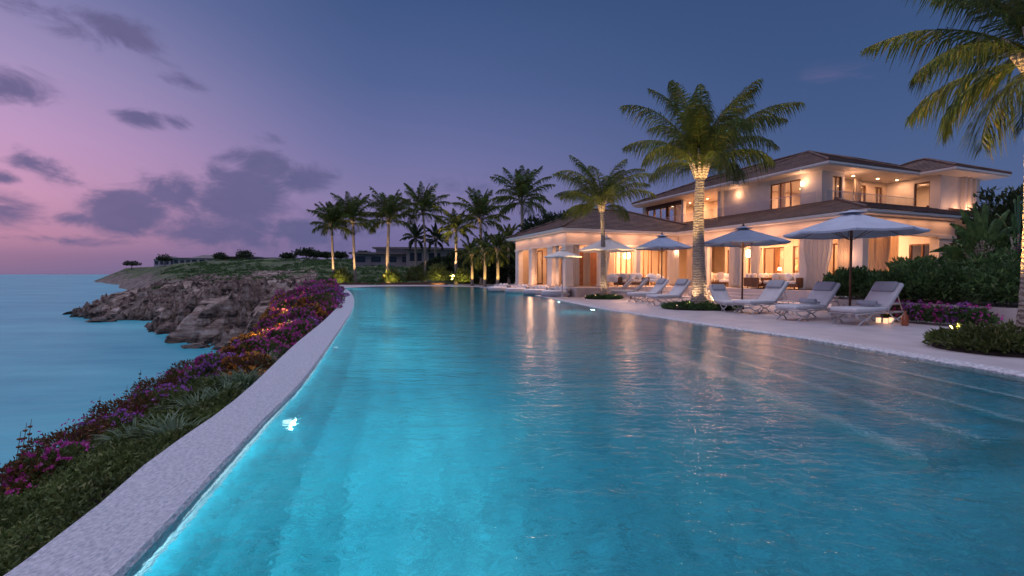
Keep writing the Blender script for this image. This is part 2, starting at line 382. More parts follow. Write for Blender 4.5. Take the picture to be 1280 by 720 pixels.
# ------------------------------------------------------------------ sky
w = bpy.data.worlds.new('World'); sc.world = w; w.use_nodes = True
def sky():
    nt=w.node_tree; N=nt.nodes; L=nt.links; bg=N['Background']
    tc=N.new('ShaderNodeTexCoord'); sp=N.new('ShaderNodeSeparateXYZ'); L.new(tc.outputs['Generated'],sp.inputs[0])
    def M(op,a,b=None,c=None,clamp=False):
        m=N.new('ShaderNodeMath'); m.operation=op; m.use_clamp=clamp
        for i,x in enumerate((a,b,c)):
            if x is None: continue
            if isinstance(x,(int,float)): m.inputs[i].default_value=x
            else: L.new(x,m.inputs[i])
        return m.outputs[0]
    az=M('ARCTAN2',sp.outputs[0],sp.outputs[1]); el=M('ARCSINE',sp.outputs[2])
    def ramp(v, stops):
        cr=N.new('ShaderNodeValToRGB'); e=cr.color_ramp.elements
        while len(e)>1: e.remove(e[-1])
        e[0].position=stops[0][0]; e[0].color=(*stops[0][1],1)
        for p,c in stops[1:]: x=e.new(p); x.color=(*c,1)
        L.new(v,cr.inputs[0]); return cr.outputs[0]
    def S(r,g,b):
        f=lambda x:(x/255/12.92 if x<10.3 else ((x/255+.055)/1.055)**2.4); return (f(r)*.76,f(g)*.76,f(b)*.76)
    t=M('MULTIPLY',el,1/R(90),clamp=True)      # 0 horizon .. 1 zenith
    k=1/90
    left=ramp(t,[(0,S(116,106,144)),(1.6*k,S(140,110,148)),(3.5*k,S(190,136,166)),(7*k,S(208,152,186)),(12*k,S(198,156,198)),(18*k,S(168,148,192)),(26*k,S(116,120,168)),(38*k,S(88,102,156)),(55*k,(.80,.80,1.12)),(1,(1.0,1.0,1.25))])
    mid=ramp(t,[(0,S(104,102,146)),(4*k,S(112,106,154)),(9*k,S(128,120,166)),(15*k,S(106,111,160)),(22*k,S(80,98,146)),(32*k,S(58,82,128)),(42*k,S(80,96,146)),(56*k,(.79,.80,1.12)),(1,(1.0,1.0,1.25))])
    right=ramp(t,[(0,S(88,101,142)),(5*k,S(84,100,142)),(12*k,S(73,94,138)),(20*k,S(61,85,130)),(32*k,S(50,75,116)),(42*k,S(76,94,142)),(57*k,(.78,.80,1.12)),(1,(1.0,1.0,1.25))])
    def mix(f,a,b,bt='MIX'):
        m=N.new('ShaderNodeMix'); m.data_type='RGBA'; m.blend_type=bt
        if isinstance(f,(int,float)): m.inputs['Factor'].default_value=f
        else: L.new(f,m.inputs['Factor'])
        for s,x in (('A',a),('B',b)):
            if isinstance(x,tuple): m.inputs[s].default_value=(*x,1)
            else: L.new(x,m.inputs[s])
        return m.outputs['Result']
    def mr(v,a,b):
        m=N.new('ShaderNodeMapRange'); m.interpolation_type='SMOOTHSTEP'; m.inputs['From Min'].default_value=a; m.inputs['From Max'].default_value=b; L.new(v,m.inputs[0]); return m.outputs[0]
    daz=M('ABSOLUTE',M('SUBTRACT',az,R(-58)))  # the afterglow lies to the left of the view
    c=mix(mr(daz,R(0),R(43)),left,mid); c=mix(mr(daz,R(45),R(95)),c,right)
    # Nishita twilight adds its own falloff
    st=N.new('ShaderNodeTexSky'); st.sky_type='NISHITA'; st.sun_disc=False; st.sun_elevation=R(1); st.sun_rotation=R(-58)
    sm=N.new('ShaderNodeVectorMath'); sm.operation='SCALE'; sm.inputs['Scale'].default_value=.003; L.new(st.outputs[0],sm.inputs[0])
    c2=N.new('ShaderNodeVectorMath'); c2.operation='ADD'; L.new(c,c2.inputs[0]); L.new(sm.outputs[0],c2.inputs[1]); c=c2.outputs[0]
    # clouds
    nz=N.new('ShaderNodeTexNoise'); nz.inputs['Scale'].default_value=11; nz.inputs['Detail'].default_value=10; nz.inputs['Roughness'].default_value=.62; nz.inputs['Distortion'].default_value=.5
    mp=N.new('ShaderNodeMapping'); mp.inputs['Scale'].default_value=(1,1,1.9); mp.inputs['Location'].default_value=(.7,.2,.35); L.new(tc.outputs['Generated'],mp.inputs[0]); L.new(mp.outputs[0],nz.inputs[0])
    nzo=M('MULTIPLY',M('SUBTRACT',nz.outputs['Fac'],.5),2.6)
    blobs=[(22,112,52,20,0,.9),(75,30,70,15,12,.8),(168,52,62,20,18,.9),(232,103,28,9,15,.8),(180,150,30,10,5,.95),(228,155,20,8,5,.7),(342,175,24,8,0,.7),(60,212,48,15,22,.8),(8,222,24,8,0,.9),
        (165,268,52,27,0,1.15),(95,274,38,10,0,.8),(20,266,48,21,10,1.05),(235,240,50,26,5,1.05),(300,248,74,34,0,1.25),(340,206,58,17,0,1.0),(384,226,36,22,0,1.1),(330,290,130,26,0,1.0),(70,300,90,8,0,.6),(430,285,80,20,0,.6),(575,238,60,20,0,.5),(640,220,90,12,0,.35),(1020,110,120,30,0,.3)]
    tot=None
    for (x,y,rx,ry,ro,a) in blobs:
        A=math.atan((x-640)/F); E=math.atan((343-y)/F*math.cos(A)); sx=rx/F*math.cos(A)**2; sy=ry/F*math.cos(A)
        dx=M('SUBTRACT',az,A); dy=M('SUBTRACT',el,E); r=R(ro)
        ex=M('DIVIDE',M('SUBTRACT',M('MULTIPLY',dx,math.cos(r)),M('MULTIPLY',dy,math.sin(r))),sx)
        ey=M('DIVIDE',M('ADD',M('MULTIPLY',dx,math.sin(r)),M('MULTIPLY',dy,math.cos(r))),sy)
        q=M('ADD',M('MULTIPLY',ex,ex),M('MULTIPLY',ey,ey))
        g=M('MULTIPLY',M('POWER',2.718,M('MULTIPLY',q,-.8)),a)
        tot=g if tot is None else M('MAXIMUM',tot,g)
    dens=mr(M('ADD',tot,M('MULTIPLY',nzo,M('MULTIPLY',M('MINIMUM',M('MULTIPLY',tot,3.0),1.0),1.0))),.18,1.0)
    cc=mix(mr(daz,R(0),R(60)),S(100,95,136),S(90,96,138))
    n2=N.new('ShaderNodeTexNoise'); n2.inputs['Scale'].default_value=22; n2.inputs['Detail'].default_value=6; L.new(mp.outputs[0],n2.inputs[0])
    cc=mix(M('MULTIPLY',mr(n2.outputs['Fac'],.4,.7),.30),cc,S(112,104,146))
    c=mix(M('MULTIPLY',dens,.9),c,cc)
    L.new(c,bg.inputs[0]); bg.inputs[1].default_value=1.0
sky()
sd=bpy.data.lights.new('twilight_sun','SUN'); sd.energy=.22; sd.angle=R(25); sd.color=(1,.66,.72)
so=bpy.data.objects.new('twilight_sun',sd); col.objects.link(so)
so.rotation_euler=Vector((.84,-.5,-.30)).to_track_quat('-Z','Y').to_euler(); so.rotation_euler=(Vector((.75,.45,-.35))).to_track_quat('-Z','Y').to_euler()

# ------------------------------------------------------------------ sea and land
SEA=-3.5
def seamat():
    m, nt, N, L, B = newmat('sea_water')
    B.inputs['Base Color'].default_value=(.018,.20,.27,1); B.inputs['Roughness'].default_value=.35; B.inputs['IOR'].default_value=1.33; B.inputs['Specular IOR Level'].default_value=.16
    tc=N.new('ShaderNodeTexCoord'); mp=N.new('ShaderNodeMapping'); mp.inputs['Scale'].default_value=(.05,.16,1); mp.inputs['Rotation'].default_value=(0,0,R(12)); L.new(tc.outputs['Object'],mp.inputs[0])
    n=N.new('ShaderNodeTexNoise'); n.inputs['Scale'].default_value=1; n.inputs['Detail'].default_value=8; n.inputs['Roughness'].default_value=.62; L.new(mp.outputs[0],n.inputs[0])
    mx=N.new('ShaderNodeMix'); mx.data_type='RGBA'; mx.inputs['A'].default_value=(.04,.29,.37,1); mx.inputs['B'].default_value=(.11,.46,.52,1)
    mr=N.new('ShaderNodeMapRange'); mr.inputs['From Min'].default_value=.35; mr.inputs['From Max'].default_value=.68; L.new(n.outputs['Fac'],mr.inputs[0]); L.new(mr.outputs[0],mx.inputs['Factor'])
    L.new(mx.outputs['Result'],B.inputs['Base Color'])
    n2=N.new('ShaderNodeTexNoise'); n2.inputs['Scale'].default_value=.9; n2.inputs['Detail'].default_value=6
    mp2=N.new('ShaderNodeMapping'); mp2.inputs['Scale'].default_value=(.5,1.2,1); L.new(tc.outputs['Object'],mp2.inputs[0]); L.new(mp2.outputs[0],n2.inputs[0])
    bp=N.new('ShaderNodeBump'); bp.inputs['Strength'].default_value=.25; bp.inputs['Distance'].default_value=.25; L.new(n2.outputs['Fac'],bp.inputs['Height']); L.new(bp.outputs[0],B.inputs['Normal'])
    return m
b=MB(); b.add([(-30000,-3000,SEA),(30000,-3000,SEA),(30000,40000,SEA),(-30000,40000,SEA)],[(0,1,2,3)])
tag(b.build('sea',seamat()),'calm turquoise sea reaching the horizon under the pink sky',kind='structure')

COAST=np.array([(-4.5,-30),(-6,-5),(-6.6,3),(-7.2,8),(-9,12),(-11.5,18),(-13.5,24),(-17,29.4),(-20.9,32),(-24.5,33.0),(-28,37.5),(-33,40),(-37,46),(-41,49),(-47,50),(-53,53),(-57,57),(-59,66),(-62,74),(-76,90),(-100,120),(-140,165),(-210,240),(-307,330),(-310,360),(-100,520),(500,900),(900,0),(400,-90),(0,-90)],float)
def sdf(P):
    P=np.asarray(P,float); d=np.full(len(P),1e9); ins=np.zeros(len(P),bool)
    n=len(COAST)
    for i in range(n):
        a=COAST[i]; b=COAST[(i+1)%n]; e=b-a; t=np.clip(((P-a)@e)/(e@e),0,1)
        q=a+t[:,None]*e; d=np.minimum(d,np.hypot(*(P-q).T))
        c=((a[1]>P[:,1])!=(b[1]>P[:,1]))
        with np.errstate(divide='ignore',invalid='ignore'):
            xi=(b[0]-a[0])*(P[:,1]-a[1])/(b[1]-a[1])+a[0]
        ins^=c&(P[:,0]<xi)
    return np.where(ins,d,-d)
def nzv(P,s,oct=5,off=0.):
    return np.array([noise.fractal(Vector((p[0]*s[0]+off,p[1]*s[1]+off*.7,off)),.85,2.1,oct) for p in P])
def landbase(P,s):
    h=-3.9+3.9*(1-np.exp(-np.clip(s,0,99)/4.0))+np.minimum(s,0)*.6
    hill=np.clip((P[:,1]-60)*.06,0,7.6)*(1-np.exp(-np.clip(s,0,500)/16))
    return h+hill
def grid(x,y):
    X,Y=np.meshgrid(x,y); P=np.stack([X.ravel(),Y.ravel()],1); nx=len(x); ny=len(y)
    i=(np.arange(ny-1)[:,None]*nx+np.arange(nx-1)[None]).ravel()
    return P,np.stack([i,i+1,i+nx+1,i+nx],1)

# grassy headland: a graded grid
xs=np.unique(np.concatenate([np.arange(-70,60,1.6),-70-np.cumsum(1.6*1.12**np.arange(30)),60+np.cumsum(2*1.16**np.arange(26))]))
ys=np.unique(np.concatenate([np.arange(-40,20,4),np.arange(20,110,1.6),110+np.cumsum(1.8*1.1**np.arange(34))]))
P,Q=grid(xs,ys); s=sdf(P); z=landbase(P,s)
z+=nzv(P,(.09,.09),5,3.)*.9*np.clip((P[:,1]-50)/30,0,1)+nzv(P,(.02,.02),4,9.)*1.6*np.clip((P[:,1]-100)/80,0,1)
near=(P[:,1]<64)&(P[:,0]>-22-(P[:,1]-40).clip(0)*.12)       # under pool, deck and garden
site=np.clip((64-P[:,1])/3,0,1)*np.clip((P[:,0]-(-13-np.clip(P[:,1]-30,0,99)*.42))/2.,0,1)
z=z*(1-site)+(-2.4)*site
z=np.where(P[:,1]<24,-4.6,z)
z-=np.where((s<9)&(P[:,0]<-10)&(P[:,1]<90),.9*(1-np.clip(s/9,0,1)),0)
keep=np.ones(len(Q),bool)
hd=np_mesh('headland',np.c_[P,z],Q,grassm,smooth=True)
ra=hd.data.attributes.new('rock','FLOAT','POINT'); ra.data.foreach_set('value',np.clip(1.15-s/np.where(P[:,0]<-20,np.where(P[:,1]>95,9,15),10),0,1).astype(np.float32))
tag(hd,'dark green scrub covered headland sloping up behind the rocks',kind='structure')

# rocky shore: fine grid with slanting slabs
x=np.arange(-84,-9,.30); y=np.arange(22,104,.33); P,Q=grid(x,y); s=sdf(P)
P2=P+np.stack([nzv(P,(.25,.25),3,1.),nzv(P,(.25,.25),3,5.)],1)*1.2
s2=sdf(P2); z=landbase(P2,s2)-np.clip((-24-P2[:,0])/26,0,1)*1.5*np.exp(-((s2-6)/9)**2)
da=np.array([.42,.91]); pa=P2@da; pb=P2@np.array([.91,-.42])
wv=np.array([noise.fractal(Vector((b_*.16,a_*.045,.3)),.8,2,3) for a_,b_ in zip(pa,pb)])
slab=(pb*.42+wv*2.4)%1.0                       # tilted slabs: slow rise, sharp drop
slab2=(pb*1.3+wv*3.1+pa*.12)%1.0
rg=np.array([noise.ridged_multi_fractal(Vector((b_*.22,a_*.09,1.7)),.9,2.1,5,1.,2.) for a_,b_ in zip(pa,pb)])
vor=np.array([noise.voronoi(Vector((b_*.45,a_*.2,0)))[0] for a_,b_ in zip(pa,pb)]); crack=np.clip((vor[:,1]-vor[:,0])*6,0,1)
amp=np.clip((s2+1.5)/3,0,1)*np.clip((22-s2)/12,.25,1)
z+=.45*amp*np.clip(s2/5,0,1)+amp*((slab-.4)*2.1+(slab2-.5)*.24+(rg-1.0)*.55+(crack-1)*.6+nzv(P,(.8,.8),4,2.)*.16)
lip=np.clip((P[:,0]+30)/12,0,1)
z=np.where(s<-.5,np.minimum(z,SEA-.8),z)
near=np.clip((P[:,0]-(-13.2-np.clip(P[:,1]-30,0,99)*.42))/2.,0,1); z=z*(1-near)+(-3.2)*near
tag(np_mesh('rocky_shore',np.c_[P,z],Q,rockm,smooth=False),'brown slanting rock ledges dropping into the sea',kind='structure')
LAND=(P,z)
# loose boulders in the shallows
for (px,py,r) in ((128,402,.9),(288,436,.8),(245,434,.6)):
    c=G(px,py,SEA); bb=MB(); bb.blob((0,0,0),(r*1.6,r,r*.55),px,.6,16,10)
    o=bb.build('boulder',rockm); o.location=c
    tag(o,{128:'low dark boulder awash beside the tip of the rocky point',288:'wet boulder at the foot of the cliff nearest the flower bed',245:'small wet boulder in the water below the middle of the cliff'}[px],'boulder')

# ------------------------------------------------------------------ pool
def smooth_poly(pts,n=6):
    out=[]; pts=[Vector(p[:2]) for p in pts]
    for i in range(len(pts)-1):
        p0=pts[max(i-1,0)];p1=pts[i];p2=pts[i+1];p3=pts[min(i+2,len(pts)-1)]
        for k in range(n):
            t=k/n; out.append(.5*((2*p1)+(p2-p0)*t+(2*p0-5*p1+4*p2-p3)*t*t+(3*p1-p0-3*p2+p3)*t**3))
    out.append(pts[-1]); return out
inner_px=[(150,720),(237,628),(329,528),(378,478),(410,434),(431,403),(441,386),(442,373),(437,364.5),(430,360)]
left=[Vector((-.75,-4)),Vector((-1.25,-1))]+[G(*p).xy for p in inner_px]
right_px=[(1280,472),(1092,439),(996,423),(900,409.5),(820,397),(760,388),(715,379),(672,370),(640,363.5),(600,359)]
right=[G(*p).xy for p in right_px]
right=[Vector((8.3,-4)),Vector((7.6,1.5))]+right
left=smooth_poly(left); right=smooth_poly(right)
back=[G(470,358).xy,G(540,357.7).xy]
pool=left+back+right[::-1]          # clockwise outline
outer_px=[(17,720),(196,574),(300,498),(369,432),(410,397),(426,378),(427,368),(420,361.5),(411,358.2)]
outer=smooth_poly([Vector((-1.5,-4)),Vector((-1.85,-1))]+[G(*p).xy for p in outer_px])
def off(path,d):
    out=[]
    for i,p in enumerate(path):
        t=(path[min(i+1,len(path)-1)]-path[max(i-1,0)]).normalized(); out.append(p+Vector((t.y,-t.x))*d)
    return out
deck_outer=outer+[Vector((-34,64)),Vector((-34,70)),Vector((60,70)),Vector((60,-6)),Vector((-1.4,-6))]
b=MB(); b.poly(deck_outer,[pool],.10); b.wall(outer,-1.2,.10,op=True)
b.wall(pool,-.3,.10)
tag(b.build('pool_deck',deckm),'pale stone deck around the pool',kind='structure')
# left coping band
b=MB(); n=min(len(left),len(outer))
def resample(path,n):
    L=[0]; 
    for i in range(1,len(path)): L.append(L[-1]+(path[i]-path[i-1]).length)
    out=[]
    for k in range(n):
        t=L[-1]*k/(n-1)
        for i in range(1,len(path)):
            if L[i]>=t-1e-9: break
        f=(t-L[i-1])/max(L[i]-L[i-1],1e-9); out.append(path[i-1].lerp(path[i],f))
    return out
def byY(path,n,y0,y1):
    out=[]
    for k in range(n):
        y=y0+(y1-y0)*(k/(n-1))**2.0
        best=None
        for i in range(1,len(path)):
            if path[i-1].y<=y<=path[i].y+1e-6:
                f=(y-path[i-1].y)/max(path[i].y-path[i-1].y,1e-9); best=path[i-1].lerp(path[i],f); break
        out.append(best if best else path[-1])
    return out
ymax=min(left[-1].y,outer[-1].y)
A=byY(outer,70,-4,ymax); Bq=byY(left,70,-4,ymax); Bq=[q+(p-q).normalized()*-.012 for p,q in zip(A,Bq)]; A=[p+(p-q).normalized()*.02 for p,q in zip(A,Bq)]
zt=.13
vs=[];fs=[]
for p,q in zip(A,Bq): vs+=[(p.x,p.y,-.9),(p.x,p.y,zt-.02),(p.x*.97+q.x*.03,p.y*.97+q.y*.03,zt),(q.x*.97+p.x*.03,q.y*.97+p.y*.03,zt),(q.x,q.y,zt-.03),(q.x,q.y,-.25)]
for i in range(len(A)-1):
    for k in range(5): fs.append((i*6+k,i*6+k+1,(i+1)*6+k+1,(i+1)*6+k))
b.add(vs,[f[::-1] for f in fs])
tag(b.build('pool_coping',copem,smooth=False),'grey speckled stone coping along the sea side of the pool',kind='structure')
# pebble band, right side
A=[p for p in off(right,.0)]; Bq=off(right,.34)
b=MB(); vs=[];fs=[]
for p,q in zip(A,Bq): 
    d=(q-p).normalized()*.012
    vs+=[(p.x-d.x,p.y-d.y,-.2),(p.x-d.x,p.y-d.y,.118),(p.x+d.x,p.y+d.y,.128),(q.x,q.y,.128),(q.x,q.y,.09)]
for i in range(len(A)-1):
    for k in range(4): fs.append((i*5+k,i*5+k+1,(i+1)*5+k+1,(i+1)*5+k))
b.add(vs,fs)
tag(b.build('pool_edge',pebble),'rough white pebble edging along the deck side of the pool',kind='structure')
# basin
DEP=-1.45
b=MB(); b.poly(pool,[],DEP); b.wall(pool,DEP,-.2,True)
cv=[p for p in left if p.y>-3.9]; cvs=[]; cfs=[]; CP=((.0,-.12),(.16,-.50),(.42,-.92),(.8,-1.22),(1.25,-1.39),(1.7,DEP+.01))
for i,p in enumerate(cv):
    t_=(cv[min(i+1,len(cv)-1)]-cv[max(i-1,0)]).normalized(); n_=Vector((t_.y,-t_.x))
    for d_,z_ in CP: cvs.append((p.x+n_.x*d_,p.y+n_.y*d_,z_))
for i in range(len(cv)-1):
    for k_ in range(5): cfs.append((i*6+k_,i*6+k_+1,(i+1)*6+k_+1,(i+1)*6+k_))
b.add(cvs,[f[::-1] for f in cfs])
tag(b.build('pool_basin',basinm),'blue mosaic basin under the pool water',kind='structure')
# underwater steps along the deck side
seg=[p for p in right if 4.3<p.y<11]
b=MB(); nb=MB()
for d0,zz in ((-.0,-.28),(-.95,-.52),(-1.75,-.78),(-2.5,-1.06)):
    d1={-.0:-.95,-.95:-1.75,-1.75:-2.5,-2.5:-3.2}[d0]
    a=off(seg,d0); c=off(seg,d1)
    loop=a+c[::-1]
    b.poly(loop,[],zz); b.wall(c,DEP,zz,op=True); b.wall([a[0],c[0]],DEP,zz,op=True); b.wall([a[-1],c[-1]],DEP,zz,op=True)
    e=off(seg,d1+.045); c2=off(seg,d1-.004)
    nb.poly(e+c2[::-1],[],zz+.006)
tag(b.build('pool_steps',basinm),'wide steps under the water along the deck side',kind='structure')
tag(nb.build('step_nosings',stepm),'pale nosing strips along the underwater steps',kind='structure')
# water surface
b=MB(); b.poly([p for p in pool],[],0.098)
tag(b.build('pool_water',waterm),'rippled turquoise pool water reflecting the villa lights',kind='structure')
# underwater lamps
lens=emis('pool_lamp_glow',(.66,.95,1),1.15)
def pool_lamp(p,nrm,label,W,zz=-.42):
    t=thing('pool_light',label,'pool light',(p.x,p.y,zz),math.atan2(nrm.y,nrm.x),'lights set in the pool wall')
    b=MB(); b.tube([(-.02,0,0),(.03,0,0)],.12,16); b.build('bezel',metal_w,t)
    b=MB(); b.tube([(.031,0,0),(.07,0,0),(.10,0,0),(.115,0,0)],[.115,.105,.07,.02],16); b.build('lens',lens,t,True)
    q=Vector((p.x,p.y,zz))+Vector((nrm.x,nrm.y,0))*.12
    l=area(q,W,.24,.24,(Vector((nrm.x,nrm.y,-.12))).to_track_quat('-Z','Y').to_euler(),(.62,.95,1),'pool_light_beam'); l.data.spread=R(170)
words=['brightest and nearest the camera','second from the camera','half way along the coping','before the far bend','far beyond the bend','sixth along the coping','seventh along the coping','eighth along the coping','ninth along the coping','by the far bend of the coping','just past the far bend','at the far left corner']
k=0
for yy,W in ((4.7,60),(9.2,50),(15.5,70),(24,100),(37,160)):
    for i in range(1,len(left)):
        if left[i-1].y<=yy<left[i].y:
            f=(yy-left[i-1].y)/(left[i].y-left[i-1].y); p=left[i-1].lerp(left[i],f); t=(left[i]-left[i-1]).normalized(); nr=Vector((t.y,-t.x))
            pool_lamp(p+nr*.02,nr,'round underwater lamp in the sea-side pool wall, '+words[k],W*.42); k+=1; break
for k2,(yy,W) in enumerate(((2.4,60),(19,70),(24,70),(33,110),(42,140))):  # nearest lamp is added to brighten the dark end of the steps
    for i in range(1,len(right)):
        if right[i-1].y<=yy<right[i].y:
            f=(yy-right[i-1].y)/(right[i].y-right[i-1].y); p=right[i-1].lerp(right[i],f); t=(right[i]-right[i-1]).normalized(); nr=Vector((-t.y,t.x))
            pool_lamp(p+nr*.02,nr,'round underwater lamp in the deck-side pool wall, '+['nearest the camera','past the big palm','by the second palm','before the arcade wing','farthest toward the palm row'][k2],W*.35,-.6); break

STRIPW=.85
# light strip under the lip of the sea-side coping
strip=emis('led_strip',(.70,.95,1),.45)
cum=[p for p in left if p.y>-3.5]
cum=resample(cum,34)
t=thing('light_strip','thin bright light strip under the waterline of the sea-side coping','light strip',(0,0,0))
for i in range(33):
    p,q=cum[i],cum[i+1]; d=(q-p); L_=d.length; d.normalize(); nr=Vector((d.y,-d.x)); c=(p+q)/2
    M_=Matrix.Translation((c.x+nr.x*.015,c.y+nr.y*.015,.0))@Matrix.Rotation(math.atan2(d.y,d.x),4,'Z')
    m=MB(); m.box(-L_/2+.01,L_/2-.01,-.008,.008,-.008,.008,M_); m.build('diffuser',strip,t)
    l=area((c.x+nr.x*.05,c.y+nr.y*.05,-.01),(10+ .9*max(0,c.y))*L_*STRIPW,L_*.96,.05,(0,0,0),(.50,.93,1),'strip_beam'); l.data.spread=R(140)
    X=Vector((d.x,d.y,0)); Z=-Vector((nr.x,nr.y,-1.9)).normalized(); Y=Z.cross(X)
    l.rotation_euler=Matrix((X,Y,Z)).transposed().to_euler()
# broad floor lamps sunk in the basin
for i,(px,py,W,lb) in enumerate(((560,560,60,'floor lamp lens in the middle of the pool near the camera'),(560,450,110,'floor lamp lens in the middle of the pool'),(860,520,60,'floor lamp lens before the underwater steps'),(520,405,150,'floor lamp lens in the far half of the pool'),(660,410,120,'floor lamp lens in the far half of the pool, deck side'))):
    pass
# ------------------------------------------------------------------ villa (house frame: x into the house, y away along the facade)
villa=thing('villa','two storey cream villa with brown tiled hip roofs and glowing rooms','villa',(L0.x,L0.y,0),HA)
FZ=.70; EZ=4.5; UZ=5.25; UE=7.9
def cutwall(mb, axis, c, th, a0, a1, z0, z1, ops=()):
    """a wall along axis ('x' or 'y') at c..c+th, from a0 to a1, with openings (a,b,za,zb)"""
    def bx(a,b,za,zb):
        if b-a<.004 or zb-za<.004: return
        if axis=='y': mb.box(c,c+th,a,b,za,zb)
        else: mb.box(a,b,c,c+th,za,zb)
    cur=a0
    for (a,b,za,zb) in sorted(ops):
        bx(cur,a,z0,z1); bx(a,b,z0,za); bx(a,b,zb,z1); cur=b
    bx(cur,a1,z0,z1)
def hip(mb, x0,x1,y0,y1,z,slope,course=.34,stop=None):
    half=min(x1-x0,y1-y0)/2; stop=stop or half
    n=int(stop/course)+1; course=stop/n
    prev=None
    for k in range(n):
        i0=k*course-.035; i1=(k+1)*course-(.0 if k<n-1 else 0)
        za=z+k*course*slope+.02; zb=z+(k+1)*course*slope
        def ring(i,zz): 
            return [(x0+i,y0+i,zz),(x1-i,y0+i,zz),(x1-i,y1-i,zz),(x0+i,y1-i,zz)]
        v=ring(i0,za-.03)+ring(i0,za)+ring(min(i1,half-.002),zb)
        f=[(j,(j+1)%4,4+(j+1)%4,4+j) for j in range(4)]+[(4+j,4+(j+1)%4,8+(j+1)%4,8+j) for j in range(4)]
        if k==n-1 and stop>=half-.01: f.append((8,9,10,11))
        mb.add(v,f)
def ridge_tube(mb,p,q): mb.tube([p,q],.09,6)
def roof(name,x0,x1,y0,y1,z,slope,stop=None,fas=.2,sof=True,label=None,soff_mat=None):
    m=MB(); hip(m,x0,x1,y0,y1,z,slope,stop=stop); 
    hlf=min(x1-x0,y1-y0)/2; s=stop or hlf
    for (cx,cy,sx,sy) in ((x0,y0,1,1),(x1,y0,-1,1),(x1,y1,-1,-1),(x0,y1,1,-1)):
        ridge_tube(m,(cx,cy,z+.05),(cx+sx*s,cy+sy*s,z+s*slope+.05))
    if not stop:
        if x1-x0<y1-y0: ridge_tube(m,((x0+x1)/2,y0+hlf,z+hlf*slope+.05),((x0+x1)/2,y1-hlf,z+hlf*slope+.05))
        else: ridge_tube(m,(x0+hlf,(y0+y1)/2,z+hlf*slope+.05),(x1-hlf,(y0+y1)/2,z+hlf*slope+.05))
    r=m.build(name,roofm,villa)
    m=MB(); m.box(x0+.06,x1-.06,y0+.06,y1-.06,z-fas,z-.012); m.build('eave',trim,r)
    # gutter line
    m=MB(); m.box(x0-.02,x0+.055,y0-.02,y1+.02,z-.13,z-.02); m.box(x0+.058,x1+.02,y0-.02,y0+.055,z-.13,z-.02); m.build('gutter',trim,r)
    return r
# roofs
r1=roof('roof',0,17.2,-2.3,23.5,EZ,.30,stop=4.3)
r2=roof('roof',-9.0,4.2,10.1,20.2,EZ-.006,.40)
r3=roof('roof',3.4,12.0,1.8,19.8,UE,.44)
r4=roof('roof',3.46,17.0,1.86,10.4,UE-.008,.44)
r5=roof('roof',11.7,17.7,.0,6.6,UE-.016,.44)
r6=roof('roof',2.8,9.0,8.0,19.2,UE-.024,.40)
r7=roof('roof',17.74,20.2,2.6,7.5,UE-.5,.3)
# ground storey masonry
b=MB()
# frieze beams
zb0=3.55; zb1=EZ-.2
fr=MB(); fr.box(.7,1.05,-1.7,10.68,zb0,zb1); fr.box(1.052,8.1,-1.7,-1.35,zb0,zb1)
fr.box(-8.4,1.05,10.7,11.05,zb0,zb1); fr.box(-8.4,-8.05,11.052,19.6,zb0,zb1)
fr.build('frieze',friezem,villa)
m=MB(); 
for (x0,x1,y0,y1) in ((.64,1.1,-1.76,10.64),(1.11,8.16,-1.76,-1.3),(-8.46,.63,10.64,11.1),(-8.46,-8.0,11.11,19.66)):
    m.box(x0,x1,y0,y1,zb0-.10,zb0-.002)
m.build('cornice',trim,villa)
def column(x0,x1,y0,y1,z0=FZ,z1=zb0-.1):
    m=MB(); m.box(x0,x1,y0,y1,z0+.14,z1-.1); m.box(x0-.04,x1+.04,y0-.04,y1+.04,z0,z0+.138); m.box(x0-.04,x1+.04,y0-.04,y1+.04,z1-.098,z1-.002)
    return m.build('column',plaster,villa)
for (x0,x1,y0,y1) in ((.68,1.1,-1.72,-1.2),(.7,1.06,1.0,1.4),(.7,1.06,5.15,5.6),(.7,1.06,7.9,8.2),(6.7,8.1,-1.72,-1.3),(-8.44,-7.9,10.66,11.2),(-5.9,-5.6,10.7,11.0),(-2.9,-2.55,10.7,11.05),(.2,.64,10.7,11.05),
    (-8.42,-8.04,12.7,13.5),(-8.42,-8.04,16.2,16.8),(-8.42,-8.04,18.9,19.6)): column(x0,x1,y0,y1)
# solid walls: end wing, pavilion cores, back walls
wl=MB()
cutwall(wl,'x',1.0,.3,8.1,17,FZ,zb1)                                        # wall behind the plants
cutwall(wl,'y',8.0,.25,-1.3,.998,FZ,zb1,[(-.9,.3,FZ+.02,3.2)])
wl.build('wall',plaster,villa)
wi=MB()
cutwall(wi,'y',8.6,.2,1.4,23,FZ,4.25)                                       # back wall of the rooms
cutwall(wi,'x',2.2,.18,1.9,8.0,FZ,4.25,[(2.35,3.15,FZ+.02,3.2),(5.9,6.9,FZ+.02,3.2)])   # wall behind the end loggia
cutwall(wi,'x',9.7,.2,5.2,8.59,FZ,4.25)
cutwall(wi,'x',15.2,.2,-7.2,8.59,FZ,4.25)                                   # back wall of the arcade wing
cutwall(wi,'y',-5.4,.2,11.7,15.19,FZ,4.25)
cutwall(wi,'x',11.7,.2,-5.2,-4.0,FZ,4.25)
cutwall(wi,'x',19.4,.2,-8.0,-5.0,FZ,4.25)
wi.build('interior_wall',plaster_in,villa)
m=MB(); m.box(.9,8.6,-1.3,23,FZ-.02,FZ+.012); m.box(-8.0,.89,11,19.5,FZ-.02,FZ+.012); m.build('floor',floor_in,villa)
m=MB(); m.box(1.06,8.58,-1.28,22.9,zb1-.1,zb1-.03); m.box(-7.98,1.05,11.06,19.5,zb1-.1,zb1-.03); m.build('ceiling',plaster_in,villa)

